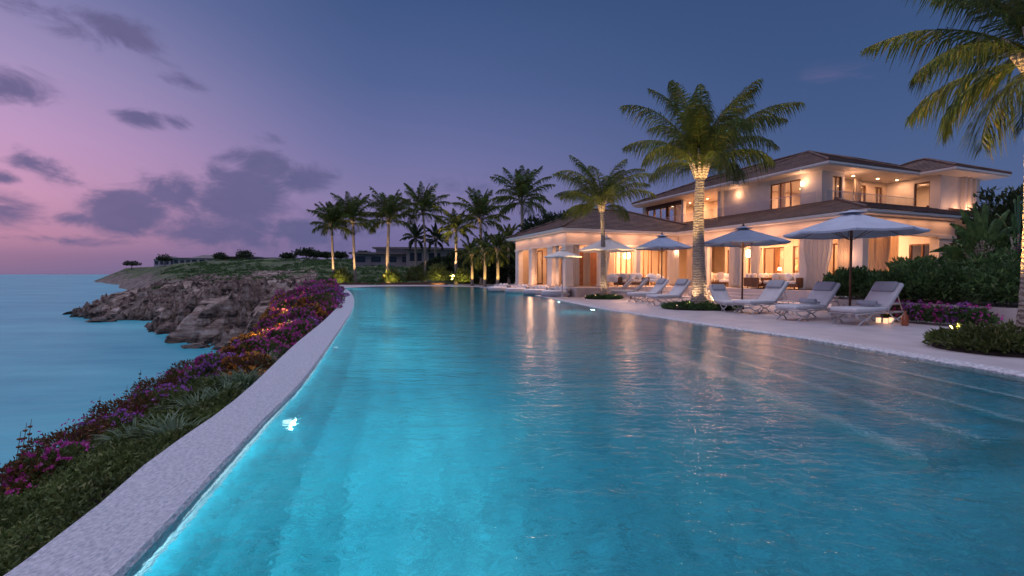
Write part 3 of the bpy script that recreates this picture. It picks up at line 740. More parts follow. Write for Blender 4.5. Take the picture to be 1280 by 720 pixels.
# joinery: framed glass doors
def frame(name,axis,c,a,b,z0,z1,nm=1,th=.07,mt=None,parent=villa,pane=True,trans=None):
    mt=mt or wood; m=MB(); w_=.07
    def bx(p,q,za,zb,d=0):
        if axis=='y': m.box(c-th/2-d,c+th/2+d,p,q,za,zb)
        else: m.box(p,q,c-th/2-d,c+th/2+d,za,zb)
    bx(a,a+w_,z0,z1); bx(b-w_,b,z0,z1); bx(a+w_+.001,b-w_-.001,z1-w_,z1); bx(a+w_+.001,b-w_-.001,z0,z0+.09)
    for k in range(1,nm):
        x=a+(b-a)*k/nm; bx(x-w_*.55,x+w_*.55,z0+.092,z1-w_-.002)
    if trans: bx(a+w_+.001,b-w_-.001,trans,trans+.06,.005)
    o=m.build(name,mt,parent)
    if pane:
        g=MB()
        if axis=='y': g.box(c-.006,c+.006,a+w_,b-w_,z0+.09,z1-w_)
        else: g.box(a+w_,b-w_,c-.006,c+.006,z0+.09,z1-w_)
        g.build('pane',glass,o)
    return o
# main facade glass line at x = 4.2
for (a,b,n) in ((-.2,1.2,2),(1.3,2.6,2),(2.7,4.4,2),(5.0,6.5,2),(6.6,7.7,2),(8.0,9.5,2)):
    frame('glass_door','y',4.2,a,b,FZ+.02,3.25,n)
wp=MB()
for (a,b) in ((1.2,1.3),(2.6,2.7),(4.4,5.0),(6.5,6.6),(7.7,8.0),(9.5,9.7)): wp.box(4.1,4.32,a,b,FZ+.013,4.2)
for (a,b) in ((-.2,1.2),(1.3,2.6),(2.7,4.4),(5.0,6.5),(6.6,7.7),(8.0,9.5)): wp.box(4.12,4.3,a+.002,b-.002,3.26,4.2)
wp.build('interior_wall',plaster_in,villa)
frame('glass_door','x',2.3,2.35,3.15,FZ+.02,3.2,2); frame('glass_door','x',2.3,5.9,6.9,FZ+.02,3.2,2); frame('glass_door','y',8.12,-.9,.3,FZ+.02,3.2,2,th=.16)
# arcade wing: joinery behind the columns
frame('glass_door','x',12.2,-3.6,-2.2,FZ+.02,3.4,3,mt=woodlite); frame('glass_door','x',12.2,-2.1,-.7,FZ+.02,3.4,3,mt=woodlite)
frame('glass_door','x',12.2,-.5,1.6,FZ+.02,3.4,3,mt=wood)
frame('glass_door','y',-5.0,16.6,18.6,FZ+.02,3.3,3); frame('glass_door','y',-5.5,12.2,15.0,FZ+.02,3.3,4)
m=MB(); m.box(-7.4,-5.5,11.6,11.69,FZ+.02,3.2); m.build('sliding_panel',mat('russet_panel',(.34,.15,.08),.6,var=.1),villa)
frame('glass_door','y',-7.2,13.6,16.1,FZ+.02,3.4,3,mt=woodlite); frame('glass_door','y',-7.2,16.9,18.8,FZ+.02,3.4,2,mt=wood); frame('glass_door','y',-7.25,11.6,12.6,FZ+.02,3.4,2,mt=wood)
# wood wall linings and pictures in the rooms
m=MB()
for y0 in np.arange(1.5,9.4,1.05): m.box(8.52,8.59,y0,y0+.42,FZ+.02,3.6)
m.build('timber_lining',woodlite,villa)
# upper storey
m=MB()
cutwall(m,'y',4.6,.25,3.0,10.4,UZ,UE-.2,[(4.35,6.5,UZ+.1,7.45)])
cutwall(m,'x',3.0,.25,4.851,6.6,UZ,UE-.2,[(5.55,6.4,UZ+.1,7.45)])
cutwall(m,'y',6.4,.2,3.251,4.4,UZ,UE-.2)
m.build('upper_wall',plaster,villa); m=MB()
cutwall(m,'y',4.3,.25,19.2,19.6,UZ,UE-.2); m.build('upper_wall',plaster,villa); m=MB()
cutwall(m,'x',1.2,.25,12.7,17.0,UZ-.6,UE-.22)
cutwall(m,'y',12.7,.25,1.451,6.3,UZ-.6,UE-.22,[(1.75,2.6,UZ+.1,7.4)])
cutwall(m,'y',16.75,.25,1.451,6.2,UZ-.6,UE-.22)
m.build('upper_wall',plaster,villa)
for k in range(3):
    m=MB(); m.box(14.9+k*.55,15.06+k*.55,.96,1.198,UZ,UE-.24); m.build('wall_fin',plaster,villa)
m=MB()
cutwall(m,'x',4.2,.2,6.62,12.69,UZ,UE-.2,[(7.0,7.9,UZ+.1,7.4),(9.3,10.6,UZ+.1,7.4),(11.5,12.3,UZ+.1,7.4)])
cutwall(m,'y',7.6,.2,10.4,19.0,UZ,UE-.2,[(11.1,12.8,UZ+.1,7.4)])
cutwall(m,'x',10.401,.2,4.86,7.59,UZ,UE-.2); cutwall(m,'x',14.4,.15,5.6,7.59,UZ,UE-.2)
cutwall(m,'x',9.0,.15,4.86,11.5,UZ,UE-.2)
m.build('upper_interior_wall',plaster_in,villa)
m=MB(); m.box(4.05,12.69,2.4,22,UZ-.12,UZ); m.box(12.7,17,1.5,9,UZ-.1,UZ-.003); m.build('upper_floor',floor_in,villa)
frame('balcony_door','y',4.72,4.35,6.5,UZ+.1,7.45,3); frame('balcony_door','x',3.12,5.55,6.4,UZ+.1,7.45,2)
frame('balcony_door','x',4.3,7.0,7.9,UZ+.1,7.4,2); frame('balcony_door','x',4.3,9.3,10.6,UZ+.1,7.4,3); frame('balcony_door','x',4.3,11.5,12.3,UZ+.1,7.4,2)
frame('balcony_door','y',12.82,1.75,2.6,UZ+.1,7.4,1); frame('balcony_door','y',7.7,11.1,12.8,UZ+.1,7.4,2)
for (a,b,n) in ((14.6,16.4,2),(16.5,18.2,2),(18.25,19.15,1)): frame('bay_window','y',4.55,a,b,UZ+.3,7.4,n,th=.12)
m=MB(); m.box(4.4,4.7,14.55,19.2,UZ,UZ+.28); m.box(4.36,4.74,14.5,19.25,7.41,UE-.21); m.box(4.38,4.72,16.4,16.5,UZ+.28,7.4); m.build('window_surround',wood,villa)
m=MB(); 
for (x0,x1,y0,y1) in ((4.34,4.6,10.42,10.7),(4.34,4.6,14.3,14.54)): m.box(x0,x1,y0,y1,UZ,UE-.22)
m.build('upper_column',plaster,villa)
def rail(axis,c,a,b):
    g=MB(); h=MB(); n=max(1,round((b-a)/1.5))
    for k in range(n):
        p=a+(b-a)*k/n+.03; q=a+(b-a)*(k+1)/n-.03
        if axis=='y': g.box(c-.008,c+.008,p,q,UZ+.05,UZ+1.12)
        else: g.box(p,q,c-.008,c+.008,UZ+.05,UZ+1.12)
    o=g.build('glass_railing',rail_glass,villa)
    if axis=='y': h.box(c-.025,c+.025,a,b,UZ+1.121,UZ+1.15)
    else: h.box(a,b,c-.025,c+.025,UZ+1.121,UZ+1.15)
    h.build('handrail',metal_w,o)
rail('y',4.15,3.0,19.4); rail('x',2.45,4.2,12.6)

# wall lamps and ceiling lamps fixed to the house (lit)
glow=emis('warm_lamp_glow',(1,.62,.32),10); glow_soft=emis('shade_glow',(1,.66,.38),3.5)
def sconce(x,y,z):
    m=MB(); m.lathe([(.05,0),(.07,.03),(.07,.22),(.05,.25)],10,(x,y,z)); m.build('wall_lamp',glow,villa)
for p in ((4.45,4.15,6.95),(1.25,1.3,2.9),(.55,1.9,0)): 
    if p[2]: sconce(*p)
def dl(x,y,z):
    m=MB(); m.lathe([(.07,0),(.07,.02)],12,(x,y,z)); m.build('downlight',glow,villa)
def P3(x,y,z): return H(x,y,z)
WARM=(1,.49,.26)
# loggia and room light
for (x,y,W) in ((2.4,2.2,70),(2.4,4.2,60),(2.4,6.4,60),(2.4,8.6,60),(2.6,-.6,30),(5.4,.8,34),(6.4,1.8,90),(6.4,3.8,90),(6.4,5.8,90),(6.4,8.0,90)):
    dl(x,y,zb1-.13); area(P3(x,y,zb1-.16),W*(1.1 if x<-6.4 else 2.0),.9,.9,(0,0,HA),WARM,'ceiling_light')
for (x,y,W) in ((-7.0,11.6,36),(-4.4,11.5,60),(-1.8,11.6,60),(-6.6,13.6,50),(-1.5,13.6,110),(-3.4,13.6,110),(-6.8,17.5,90),(-7.4,15.4,40),(.2,13.4,70)):
    dl(x,y,zb1-.13); area(P3(x,y,zb1-.16),W*(1.1 if x<-6.4 else 2.0),.8,.8,(0,0,HA),WARM,'ceiling_light')
# warm area lights added under the eaves to brighten the frieze, no fixtures
for (x,y) in [(.34,k) for k in (-1.0,.9,2.8,4.7,6.6,8.5)]+[(k,10.4) for k in (-7.6,-5.6,-3.6,-1.6)]+[(-8.72,k) for k in (11.6,13.6,15.6,17.6,19.2)]+[(k,-2.02) for k in (1.4,3.2,5.0,6.8)]:
    area(P3(x,y,EZ-.25),7.5,.3 if abs(x-.34)<.1 or x<-8.5 else 1.6,1.6 if abs(x-.34)<.1 or x<-8.5 else .3,(0,0,HA),WARM,'soffit_light')
# upper loggia and rooms
for (x,y,W) in ((8.0,3.4,9),(10.4,3.4,9),(12.0,3.2,8),(7.8,6.4,34),(10.4,6.4,34),(5.4,4.6,22),(5.8,8.2,30),(6.0,11.6,60),(6.0,13.4,50),(6.2,15.6,34),(6.2,17.8,34),(14.6,3.6,40),(9,7.6,30)):
    dl(x,y,UE-.24); area(P3(x,y,UE-.27),W*2.0,.5,.5,(0,0,HA),WARM,'ceiling_light')
# light under the eaves
for (x,y,z,W) in ((4.2,4.0,7.3,7),(15.2,.75,5.6,12),(14.3,.75,5.6,7),(4.3,9.0,7.2,7),(6.9,2.7,7.0,10),(13.2,.6,5.7,4)):
    point(P3(x,y,z),W*2,WARM,.07,'wall_light')
for (x,y,z,W) in ((.3,10.4,3.1,10),(-3.5,10.3,3.2,9),(-8.8,12.0,1.2,10),(-8.8,15.6,1.2,14),(.35,-1.0,2.4,6),(.3,3.2,3.1,12),(.3,6.8,3.1,12),(9.4,.3,1.4,10)):
    point(P3(x,y,z),W*2.6,WARM,.15,'terrace_light')

# terrace (raised) and garden walls
ter=[H(*p).xy for p in ((-.3,-3.2),(-.3,8.9),(-8.6,8.9),(-8.6,20.4),(1,26),(18,26),(22,2),(22,-3.2))]
b=MB(); b.poly(ter,[],FZ-.03); b.wall(ter,.0,FZ-.03)
tag(b.build('terrace',deckm),'raised stone terrace under the villa',kind='structure')
for (v0,v1,u0,u1) in ((-.75,-.31,1.6,7.6),(-7.6,-.9,8.35,8.89)):
    b=MB(); b.box(v0,v1,u0,u1,.1,.42); b.box(v0-.4 if v0>-2 else v0,v1-.45 if v0>-2 else v1,u0-.0,u1 if v0>-2 else u0-.002,.1,.26) if v0>-2 else b.box(v0,v1,u0-.42,u0-.002,.1,.26)
    o=b.build('terrace_steps',deckm); o.matrix_world=HM
    tag(o,'stone steps up to the terrace '+('before the main rooms' if v0>-2 else 'before the arcade wing'),kind='structure')
bed=[(-6,-15),(-6,-7.4),(-5.95,-5.8),(-5.4,-4.5),(-4.2,-3.6),(-.3,-3.3),(22,-3.3),(22,-15)]
bedw=[H(*p).xy for p in bed]
b=MB(); b.poly(bedw,[],.54)
tag(b.build('garden_bed',soil),'dark planted soil behind the low garden wall',kind='structure')
b=MB(); path=[Vector(p) for p in bed[:6]]; po=off(path,-.001); pi=off(path,.28)
for i in range(5):
    p,q,r_,s_=po[i],po[i+1],pi[i+1],pi[i]
    b.add([(p.x,p.y,.1),(q.x,q.y,.1),(r_.x,r_.y,.1),(s_.x,s_.y,.1),(p.x,p.y,.62),(q.x,q.y,.62),(r_.x,r_.y,.62),(s_.x,s_.y,.62)],[(0,1,5,4),(4,5,6,7),(2,3,7,6),(0,4,7,3),(1,2,6,5)])
gw=b.build('garden_wall',wallm); gw.matrix_world=HM; tag(gw,'low rendered garden wall retaining the hedge','garden wall')

# curtains
def curtain(x,y,axis,wid,z0,z1,label,mt=drape,tie=None,n=9,grp='curtains hung between the columns',amp=.06,name='curtain'):
    t=H(x,y,0); m=MB(); nu=n*6; nv=14; vs=[];fs=[]
    for j in range(nv+1):
        s=j/nv; z=z1+(z0-z1)*s
        k=1.0
        if tie is not None: k=1-(1-tie)*math.exp(-((s-.62)/.22)**2) if s<.62 else 1-(1-tie)*math.exp(-((s-.62)/.5)**2)
        for i in range(nu+1):
            u=(i/nu-.5)*wid*k; d=amp*(math.sin(i/nu*n*2*math.pi)+.35*math.sin(i/nu*n*3.7+1.3))*(.7+.3*s)*(1.15-.3*k)
            vs.append((u,d,z) if axis=='x' else (d,u,z))
    W=nu+1
    for j in range(nv):
        for i in range(nu): fs.append((j*W+i,j*W+i+1,(j+1)*W+i+1,(j+1)*W+i))
    m.add(vs,fs); o=m.build(name,mt,None,True); o.location=(t.x,t.y,0); o.rotation_euler=(0,0,HA)
    sd_=o.modifiers.new('thick','SOLIDIFY'); sd_.thickness=.012
    tag(o,label,'curtain',grp); return o
C0,C1=FZ+.03,zb0-.11
curtain(.55,.35,'y',1.5,C0,C1,'wide white curtain bunched left of the floor lamp under the biggest umbrella',tie=.72,n=11)
curtain(.75,-.9,'y',.75,C0,C1,'peach lit curtain at the near corner of the ground floor, beside the floor lamp',sheer)
curtain(.6,5.5,'y',.95,C0,C1,'tall pale curtain between the pendant lamp and the sofas',n=8)
curtain(.95,4.4,'y',.7,C0,C1,'narrow curtain just right of the tall pale one above the sofas',n=6,tie=.7)
curtain(.95,8.1,'y',.5,C0,C1,'curtain right behind the big palm trunk',n=5)
curtain(1.0,9.7,'y',.8,C0,C1,'sheer curtain left of the big palm trunk',sheer,n=6)
curtain(.1,10.5,'x',1.0,C0,C1,'plain curtain at the inner corner left of the small blue umbrella pole',n=8)
curtain(-5.3,10.9,'x',.75,C0,C1,'tied curtain behind the second palm trunk',tie=.5,n=7)
curtain(-6.55,11.2,'x',.5,C0,C1,'sheer curtain beside the russet panel of the arcade wing',sheer,n=5)
curtain(-7.55,10.95,'x',.55,C0,C1,'curtain at the near corner column of the arcade wing',n=5)
curtain(-8.2,12.35,'y',.4,C0,C1,'curtain on the pool side of the arcade wing, nearest its corner',n=7)
curtain(-8.2,15.95,'y',.4,C0,C1,'tied curtain in the lit side arch of the arcade wing',sheer,tie=.45,n=4)
curtain(2.9,-1.2,'x',1.4,C0,C1,'tied back curtain left of the narrow dark door in the end loggia',sheer,tie=.6,n=9)
curtain(4.7,-.4,'x',2.0,C0,C1+.4,'broad full curtain between the two dark doors of the end loggia',sheer,n=15)
curtain(1.9,-1.3,'x',.8,C0,C1,'plain curtain just right of the umbrella pole of the biggest umbrella',sheer,n=6)
curtain(8.75,3.6,'x',.6,UZ+.02,7.6,'tied curtain in the middle of the upper balcony',sheer,tie=.35,n=6,grp='curtains on the upper floor')
curtain(5.9,3.6,'x',.5,UZ+.1,7.4,'sheer curtain in the corner door of the upper floor',sheer,n=5,grp='curtains on the upper floor')
curtain(4.95,5.9,'y',.5,UZ+.1,7.4,'sheer curtain inside the tall upper window above the umbrellas',sheer,n=5,grp='curtains on the upper floor')
curtain(4.9,15.5,'y',1.2,UZ+.3,7.35,'pale curtain in the far wood framed upper window',drape,n=8,grp='curtains on the upper floor')

# ------------------------------------------------------------------ lamps inside
def floor_lamp(first=[None]):
    t=thing('floor_lamp','x','floor lamp',(0,0,0),0,'lamps glowing in the rooms')
    m=MB(); m.lathe([(.17,0),(.17,.03),(.02,.05)],16); m.tube([(0,0,.04),(0,0,1.55)],.018,8); m.build('stand',metal_d,t)
    m=MB(); m.lathe([(.14,1.42),(.27,1.46),(.30,1.62),(.25,1.80),(.12,1.86)],18); m.build('lamp_shade',glow_soft,t,True)
    return t
fl=floor_lamp(); 
for i,(x,y,lb) in enumerate(((1.9,-.2,'floor lamp with a bright round shade right behind the biggest umbrella pole'),(7.6,3.3,'floor lamp deep in the sofa room behind the glass doors'),(6.6,6.6,'floor lamp in the room behind the tall pale curtain'))):
    place(fl,H(x,y,FZ+.012),0,lb,i==0); point(H(x,y,FZ+1.66),18,WARM,.25,'lamp_bulb')
def table_lamp():
    t=thing('table_lamp','x','table lamp',(0,0,0),0,'table lamps in the rooms')
    m=MB(); m.lathe([(.09,0),(.09,.02),(.03,.04),(.08,.14),(.03,.26),(.015,.3)],14); m.build('base',terracotta,t,True)
    m=MB(); m.lathe([(.15,.28),(.10,.50)],16); m.build('lamp_shade',glow_soft,t,True); return t
def pendant():
    t=thing('pendant_lamp','x','pendant lamp',(0,0,0),0,'pendant lamps hanging in the rooms')
    m=MB(); m.tube([(0,0,.25),(0,0,1.35)],.008,6); m.build('cord',metal_d,t)
    m=MB(); m.blob((0,0,0),(.27,.27,.25),1,.05,16,10); m.build('globe',glow,t,True)
    return t
pd=pendant()
for i,(x,y,z,lb) in enumerate(((2.6,6.3,2.85,'round glowing pendant lamp just right of the big palm trunk'),(-1.9,13.2,2.9,'glowing pendant lamp in the arcade wing right of the second palm'),(6.2,2.6,2.9,'glowing pendant lamp over the sofas in the main room'))):
    place(pd,H(x,y,z),0,lb,i==0); point(H(x,y,z-.05),14,WARM,.28,'lamp_bulb')
# ------------------------------------------------------------------ terrace furniture
def legs4(t,w_,d,h,r,mt,name='leg'):
    for sx in (-1,1):
        for sy in (-1,1):
            m=MB(); m.tube([(sx*w_,sy*d,0),(sx*w_*.95,sy*d*.95,h)],r,8); m.build(name,mt,t)
def sofa():
    t=thing('outdoor_sofa','x','sofa',(0,0,0),0,'sofas on the terrace')
    m=MB(); m.box(-1.0,1.0,-.42,.42,.1,.27); m.build('base',wood,t,bevel=.02)
    for x in (-.5,.5):
        m=MB(); m.box(x-.48,x+.48,-.42,.34,.275,.45); m.build('seat_cushion',cloth_cream,t,bevel=.06)
        m=MB(); m.box(x-.48,x+.48,.22,.42,.455,.86); m.build('back_cushion',cloth_cream,t,bevel=.08)
    for x in (-1.12,1.01):
        m=MB(); m.box(x,x+.11,-.43,.43,.1,.62); m.build('armrest',wood,t,bevel=.02)
    for x,c_ in ((-.6,cloth_grey),(.2,cloth),(.72,cloth)):
        m=MB(); m.blob((x,.12,.66),(.24,.10,.22),x*7,.1); m.build('pillow',c_,t,True)
    legs4(t,.9,.34,.1,.03,metal_d); return t
sf=sofa()
for i,(x,y,r_,lb) in enumerate(((.7,2.3,HA-1.57,'cream sofa with round pillows under the middle umbrella, facing the pool'),(2.2,4.2,HA-1.57,'cream sofa deeper in the loggia behind the round pillows'),(.9,3.9,HA+.2,'cream sofa turned toward the glass doors left of the wide curtain'),(-4.0,9.7,HA,'cream sofa on the terrace in front of the russet panel'),(9.0,3.4,HA,'cream sofa on the upper balcony'),(2.4,8.9,HA-1.57,'cream sofa behind the railing of plants left of the big palm'))):
    place(sf,H(x,y,(UZ if i==4 else FZ)+.0),r_,lb,i==0)
def armchair():
    t=thing('armchair','x','armchair',(0,0,0),0,'armchairs on the terrace')
    m=MB(); m.box(-.32,.32,-.32,.30,.30,.46); m.build('seat_cushion',cloth,t,bevel=.05)
    m=MB()
    for k in range(13):
        a=math.pi*(k/12); a0=math.pi*((k+1)/12)
    vs=[];fs=[]
    for k in range(13):
        a=math.pi*k/12
        for (rr,zz) in ((.36,.28),(.40,.62+.22*math.sin(a)),(.34,.64+.22*math.sin(a)),(.31,.30)): vs.append((math.cos(a)*rr,math.sin(a)*rr*.95,zz))
    for k in range(12):
        for j in range(4): fs.append((k*4+j,k*4+(j+1)%4,(k+1)*4+(j+1)%4,(k+1)*4+j))
    fs+=[(0,1,2,3),(48,51,50,49)]
    m=MB(); m.add(vs,fs); m.build('backrest',cloth,t,True)
    legs4(t,.27,.26,.30,.02,wood); return t
ac=armchair()
for i,(x,y,r_,lb) in enumerate(((-.1+1.2,.9,HA+2.0,'white armchair beside the wide white curtain'),(1.6,-1.0,HA+2.6,'white armchair in the end loggia beside the floor lamp'),(1.3,6.9,HA-1.2,'white armchair right of the big palm trunk under the pendant lamp'),(-1.4,9.8,HA+.6,'white armchair on the arcade terrace near the inner corner'),(-2.5,9.5,HA-.4,'white armchair on the arcade terrace right of the second palm'),(10.9,3.3,HA+.4,'white armchair on the upper balcony by the bright door'),(-5.6,9.6,HA+2.8,'white armchair on the arcade terrace left of the second palm'))):
    place(ac,H(x,y,(UZ if i==5 else FZ)),r_,lb,i==0)
def dining():
    t=thing('dining_table','x','table',(0,0,0),0,'dining tables in the rooms')
    m=MB(); m.lathe([(.55,.71),(.56,.73),(.55,.75)],24); m.build('tabletop',woodlite,t)
    m=MB(); m.lathe([(.26,0),(.24,.04),(.05,.08),(.05,.70)],16); m.build('pedestal',metal_d,t); return t
dt=dining()
for i,(x,y,lb) in enumerate(((2.6,1.1,'round dining table left of the floor lamp'),(-.9,12.9,'round dining table in the arcade wing right of the second palm'),(2.0,7.6,'round dining table under the pendant lamp by the big palm'))):
    place(dt,H(x,y,FZ+.013),0,lb,i==0)
def dchair():
    t=thing('dining_chair','x','chair',(0,0,0),0,'dining chairs in the rooms')
    m=MB(); m.box(-.22,.22,-.22,.22,.44,.49); m.build('seat',cloth_cream,t,bevel=.02)
    m=MB(); m.box(-.21,.21,.19,.23,.52,.92); m.build('backrest',cloth_cream,t,bevel=.02)
    legs4(t,.19,.19,.44,.018,wood)
    return t
dc=dchair(); k=0
for (x,y,w_) in ((2.6,1.1,'of the round table left of the floor lamp'),(-.9,12.9,'of the round table in the arcade wing'),(2.0,7.6,'of the round table under the pendant lamp')):
    for j,(a,side) in enumerate(((0,'right-hand chair'),(1.9,'far chair'),(3.6,'left-hand chair'))):
        place(dc,H(x+.75*math.cos(a),y+.75*math.sin(a),FZ+.013),HA+a-math.pi/2,'cream dining chair, '+side+' '+w_,k==0); k+=1
tl=table_lamp()
def console():
    t=thing('side_cabinet','long wooden sideboard against the wall behind the big palm','sideboard',H(7.9,8.6,FZ+.012),HA)
    m=MB(); m.box(-.22,.22,-.8,.8,.08,.8); m.build('carcass',wood,t,bevel=.01)
    for y in (-.4,.4):
        m=MB(); m.box(-.245,-.222,y-.37,y+.37,.12,.76); m.build('door',woodlite,t)
    return t
console(); place(tl,H(7.9,8.3,FZ+.814),0,'table lamp on the sideboard behind the big palm',True); point(H(7.6,8.3,FZ+1.25),8,WARM,.15,'lamp_bulb')
# pictures on the back wall
for i,(y,z,c_,lb) in enumerate(((2.05+.9,2.2,(.75,.70,.62),'pale framed picture on the back wall of the sofa room'),(7.4,2.2,(.8,.62,.38),'golden framed picture on the back wall behind the big palm'))):
    t=thing('picture',lb,'picture',H(8.46,y,z),HA); m=MB(); m.box(-.02,.02,-.42,.42,-.5,.5); m.build('frame',wood,t)
    m=MB(); m.box(-.028,-.021,-.36,.36,-.44,.44); m.build('canvas',mat('canvas_print_%d'%i,c_,.8,var=.3,scale=3),t)
# ------------------------------------------------------------------ palms
def frond(V,Fc,o,az,el,Ln,droop,nl,lw,ll,R_,curl=.0,hang=0.):
    """one pinnate frond: a curved midrib with two rows of hanging leaflets"""
    pts=[Vector(o)]; n=14; e=el; a=az
    ds=[]
    for i in range(n):
        t=i/n; e=el-droop*(t**1.35); d=Vector((math.cos(e)*math.cos(a),math.cos(e)*math.sin(a),math.sin(e))); a+=curl/n
        pts.append(pts[-1]+d*Ln/n); ds.append(d)
    ds.append(ds[-1])
    # midrib
    for i in range(n):
        p,q=pts[i],pts[i+1]; r0=.045*Ln/4*(1-i/n*.85); r1=.045*Ln/4*(1-(i+1)/n*.85)
        s=ds[i].cross(Vector((0,0,1))); s=s.normalized() if s.length>.01 else Vector((1,0,0)); u=s.cross(ds[i])
        b0=len(V)
        for (pp,rr) in ((p,r0),(q,r1)):
            V.append(pp+s*rr); V.append(pp-s*rr); V.append(pp-u*rr)
        for j in range(3):
            j2=(j+1)%3
            Fc.append((b0+j,b0+j2,b0+3+j2)); Fc.append((b0+j,b0+3+j2,b0+3+j))
    for k in range(nl):
        t=.14+.86*(k+.5)/nl; f=t*n; i=min(int(f),n-1); p=pts[i].lerp(pts[i+1],f-i); d=ds[i]
        s=d.cross(Vector((0,0,1))); s=s.normalized() if s.length>.01 else Vector((1,0,0)); u=s.cross(d)
        L_=ll*math.sin(math.pi*min(1,.16+t*.80))**.7*(1.05-.35*t)*R_.uniform(.72,1.12)
        for sg in (-1,1):
            dd=(s*sg*R_.uniform(.5,.95)+d*R_.uniform(.55,1.05)+u*R_.uniform(-.4,.25)).normalized()
            m1=p+dd*L_*(.5-.12*hang)+Vector((0,0,-(.10+.14*hang)*L_)); m2=p+dd*L_*(.80-.22*hang)+Vector((0,0,-L_*(R_.uniform(.42,.70)+.25*hang)))
            wv=d.lerp(u,.35).normalized()*lw*.5
            b0=len(V); V+= [p-wv*.6,p+wv*.6,m1+wv,m1-wv,m2]
            Fc+= [(b0,b0+1,b0+2),(b0,b0+2,b0+3),(b0+3,b0+2,b0+4)]
def palm(base,top,r0,r1,Ln,nf,nl,label,group=None,seed=0,ll=.8,lw=.05,lean=(0,0),emin=-35,droop=1.25,rot=0,name='palm_tree',mt=None,gam=1.35,hang=0.):
    R_=random.Random(seed); t=thing(name,label,'palm tree',base,0,group)
    h=top-base[2]; pts=[];rad=[]
    n=26
    for i in range(n+1):
        s=i/n; pts.append((lean[0]*s*s+.05*math.sin(s*5+seed)*h/8,lean[1]*s*s,h*s)); rad.append((r1+(r0-r1)*(1-s)**1.5+r0*.35*math.exp(-s*18))*(1+.035*math.sin(i*2.7)))
    m=MB(); m.tube(pts,rad,14); m.build('trunk',barkm,t,True)
    c=Vector(pts[-1]); V=[];Fc=[]
    for i in range(nf):
        s=(i+.5)/nf; el=R(86)-(R(86)-R(emin))*s**gam; az=rot+i*2.39996+R_.uniform(-.25,.25)
        L_=Ln*(.72+.28*math.sin(math.pi*min(1,s*1.1)))*R_.uniform(.88,1.08)
        frond(V,Fc,c+Vector((0,0,(.5-s)*.5*Ln/4)),az,el+R_.uniform(-.1,.1),L_,droop*R_.uniform(.8,1.25)*(.55+.55*s),nl,lw,ll*Ln/4,R_,R_.uniform(-.3,.3),hang)
    V=np.array([tuple(v) for v in V]); o=np_mesh('crown',V,np.array(Fc),mt or frondm,t)
    # boots and coconuts under the crown
    m=MB()
    for i in range(9):
        a=i*.7; m.tube([c+Vector((math.cos(a)*r1*.9,math.sin(a)*r1*.9,-.35*Ln/4)),c+Vector((math.cos(a)*r1*2.0,math.sin(a)*r1*2.0,.15*Ln/4)),c+Vector((math.cos(a)*r1*3.6,math.sin(a)*r1*3.6,.62*Ln/4))],[r1*.5,r1*.42,r1*.2],6)
    m.build('leaf_bases',barkm,t,True)
    return t
def PX(px,D): return (px-640)/F*D
fixture=[None]
def uplight(p,tgt,W,label,ang=55,c=(1,.64,.30)):
    t=thing('garden_spotlight',label,'spotlight',(p[0],p[1],p[2]),math.atan2(tgt[1]-p[1],tgt[0]-p[0]),'spotlights set among the plants')
    m=MB(); m.tube([(0,0,0),(0,0,.10)],.012,6); m.build('stake',metal_d,t)
    m=MB(); m.tube([(-.05,0,.08),(.04,0,.17)],.045,10); m.build('lamp_head',metal_d,t)
    m=MB(); m.tube([(.041,0,.171),(.048,0,.178)],.036,10); m.build('lens',glow,t)
    spot((p[0]+ .09*math.cos(t.rotation_euler.z),p[1]+.09*math.sin(t.rotation_euler.z),p[2]+.24),tgt,W,ang,c)
# the row beyond the pool
row=[(417,283,242,64,.28,'slim palm at the far left end of the palm row'),(444,277,228,64,.30,'second palm from the left in the row beyond the pool'),(485,276,225,64,.36,'third palm from the left in the row beyond the pool'),
     (532,266,219,66,.26,'slender tall palm in the middle of the row beyond the pool'),(570,287,254,62,.32,'short palm with golden lit crown beyond the pool'),(602,275,225,60,.34,'broad crowned palm at the right end of the row beyond the pool')]
for i,(px,yc,yt,D,rr,lb) in enumerate(row):
    zt_=ZD(yc,D); x=PX(px,D)
    Ln=(yc-yt)/F*D*.90+.2
    palm((x,D,.1),zt_,rr*.75,rr*.5,Ln,24,34,lb,'palms in a row beyond the pool',20+i,ll=1.35,lw=.11,emin=(5,-5,8,0,-20,2)[i],lean=(random.uniform(-.4,.4),0))
    W=2600 if i!=4 else 9000
    uplight((x-.5,D-1.6,.12),(x,D,zt_*(.55 if i!=4 else .95)),W,'small spotlight at the foot of the '+lb.split(' in the')[0].split(' at the')[0].split(' beyond')[0],38 if i!=4 else 44)
D=52; palm((PX(653,D),D,.1),ZD(252,D),.28,.17,4.6,26,34,'tall dark crowned palm rising behind the left end of the villa',None,31,ll=1.4,lw=.10,emin=-5)
# second palm by the loungers
p=G(755,373.5); D=p.y; p8=p
palm(tuple(p),ZD(258,D),.18,.11,3.8,23,84,'medium palm with lit trunk in a round planting by the loungers',None,41,ll=1.3,lw=.028,emin=32,gam=.9,hang=.55,lean=(-.2,0),droop=1.8,rot=.4)
# the big palm
p=G(873,386); D=p.y; p9=p
palm(tuple(p),ZD(212,D),.31,.17,4.35,27,100,'large coconut palm with thick glowing trunk in front of the villa',None,52,ll=1.35,lw=.030,emin=38,gam=1.05,hang=.55,droop=1.75,rot=.9)
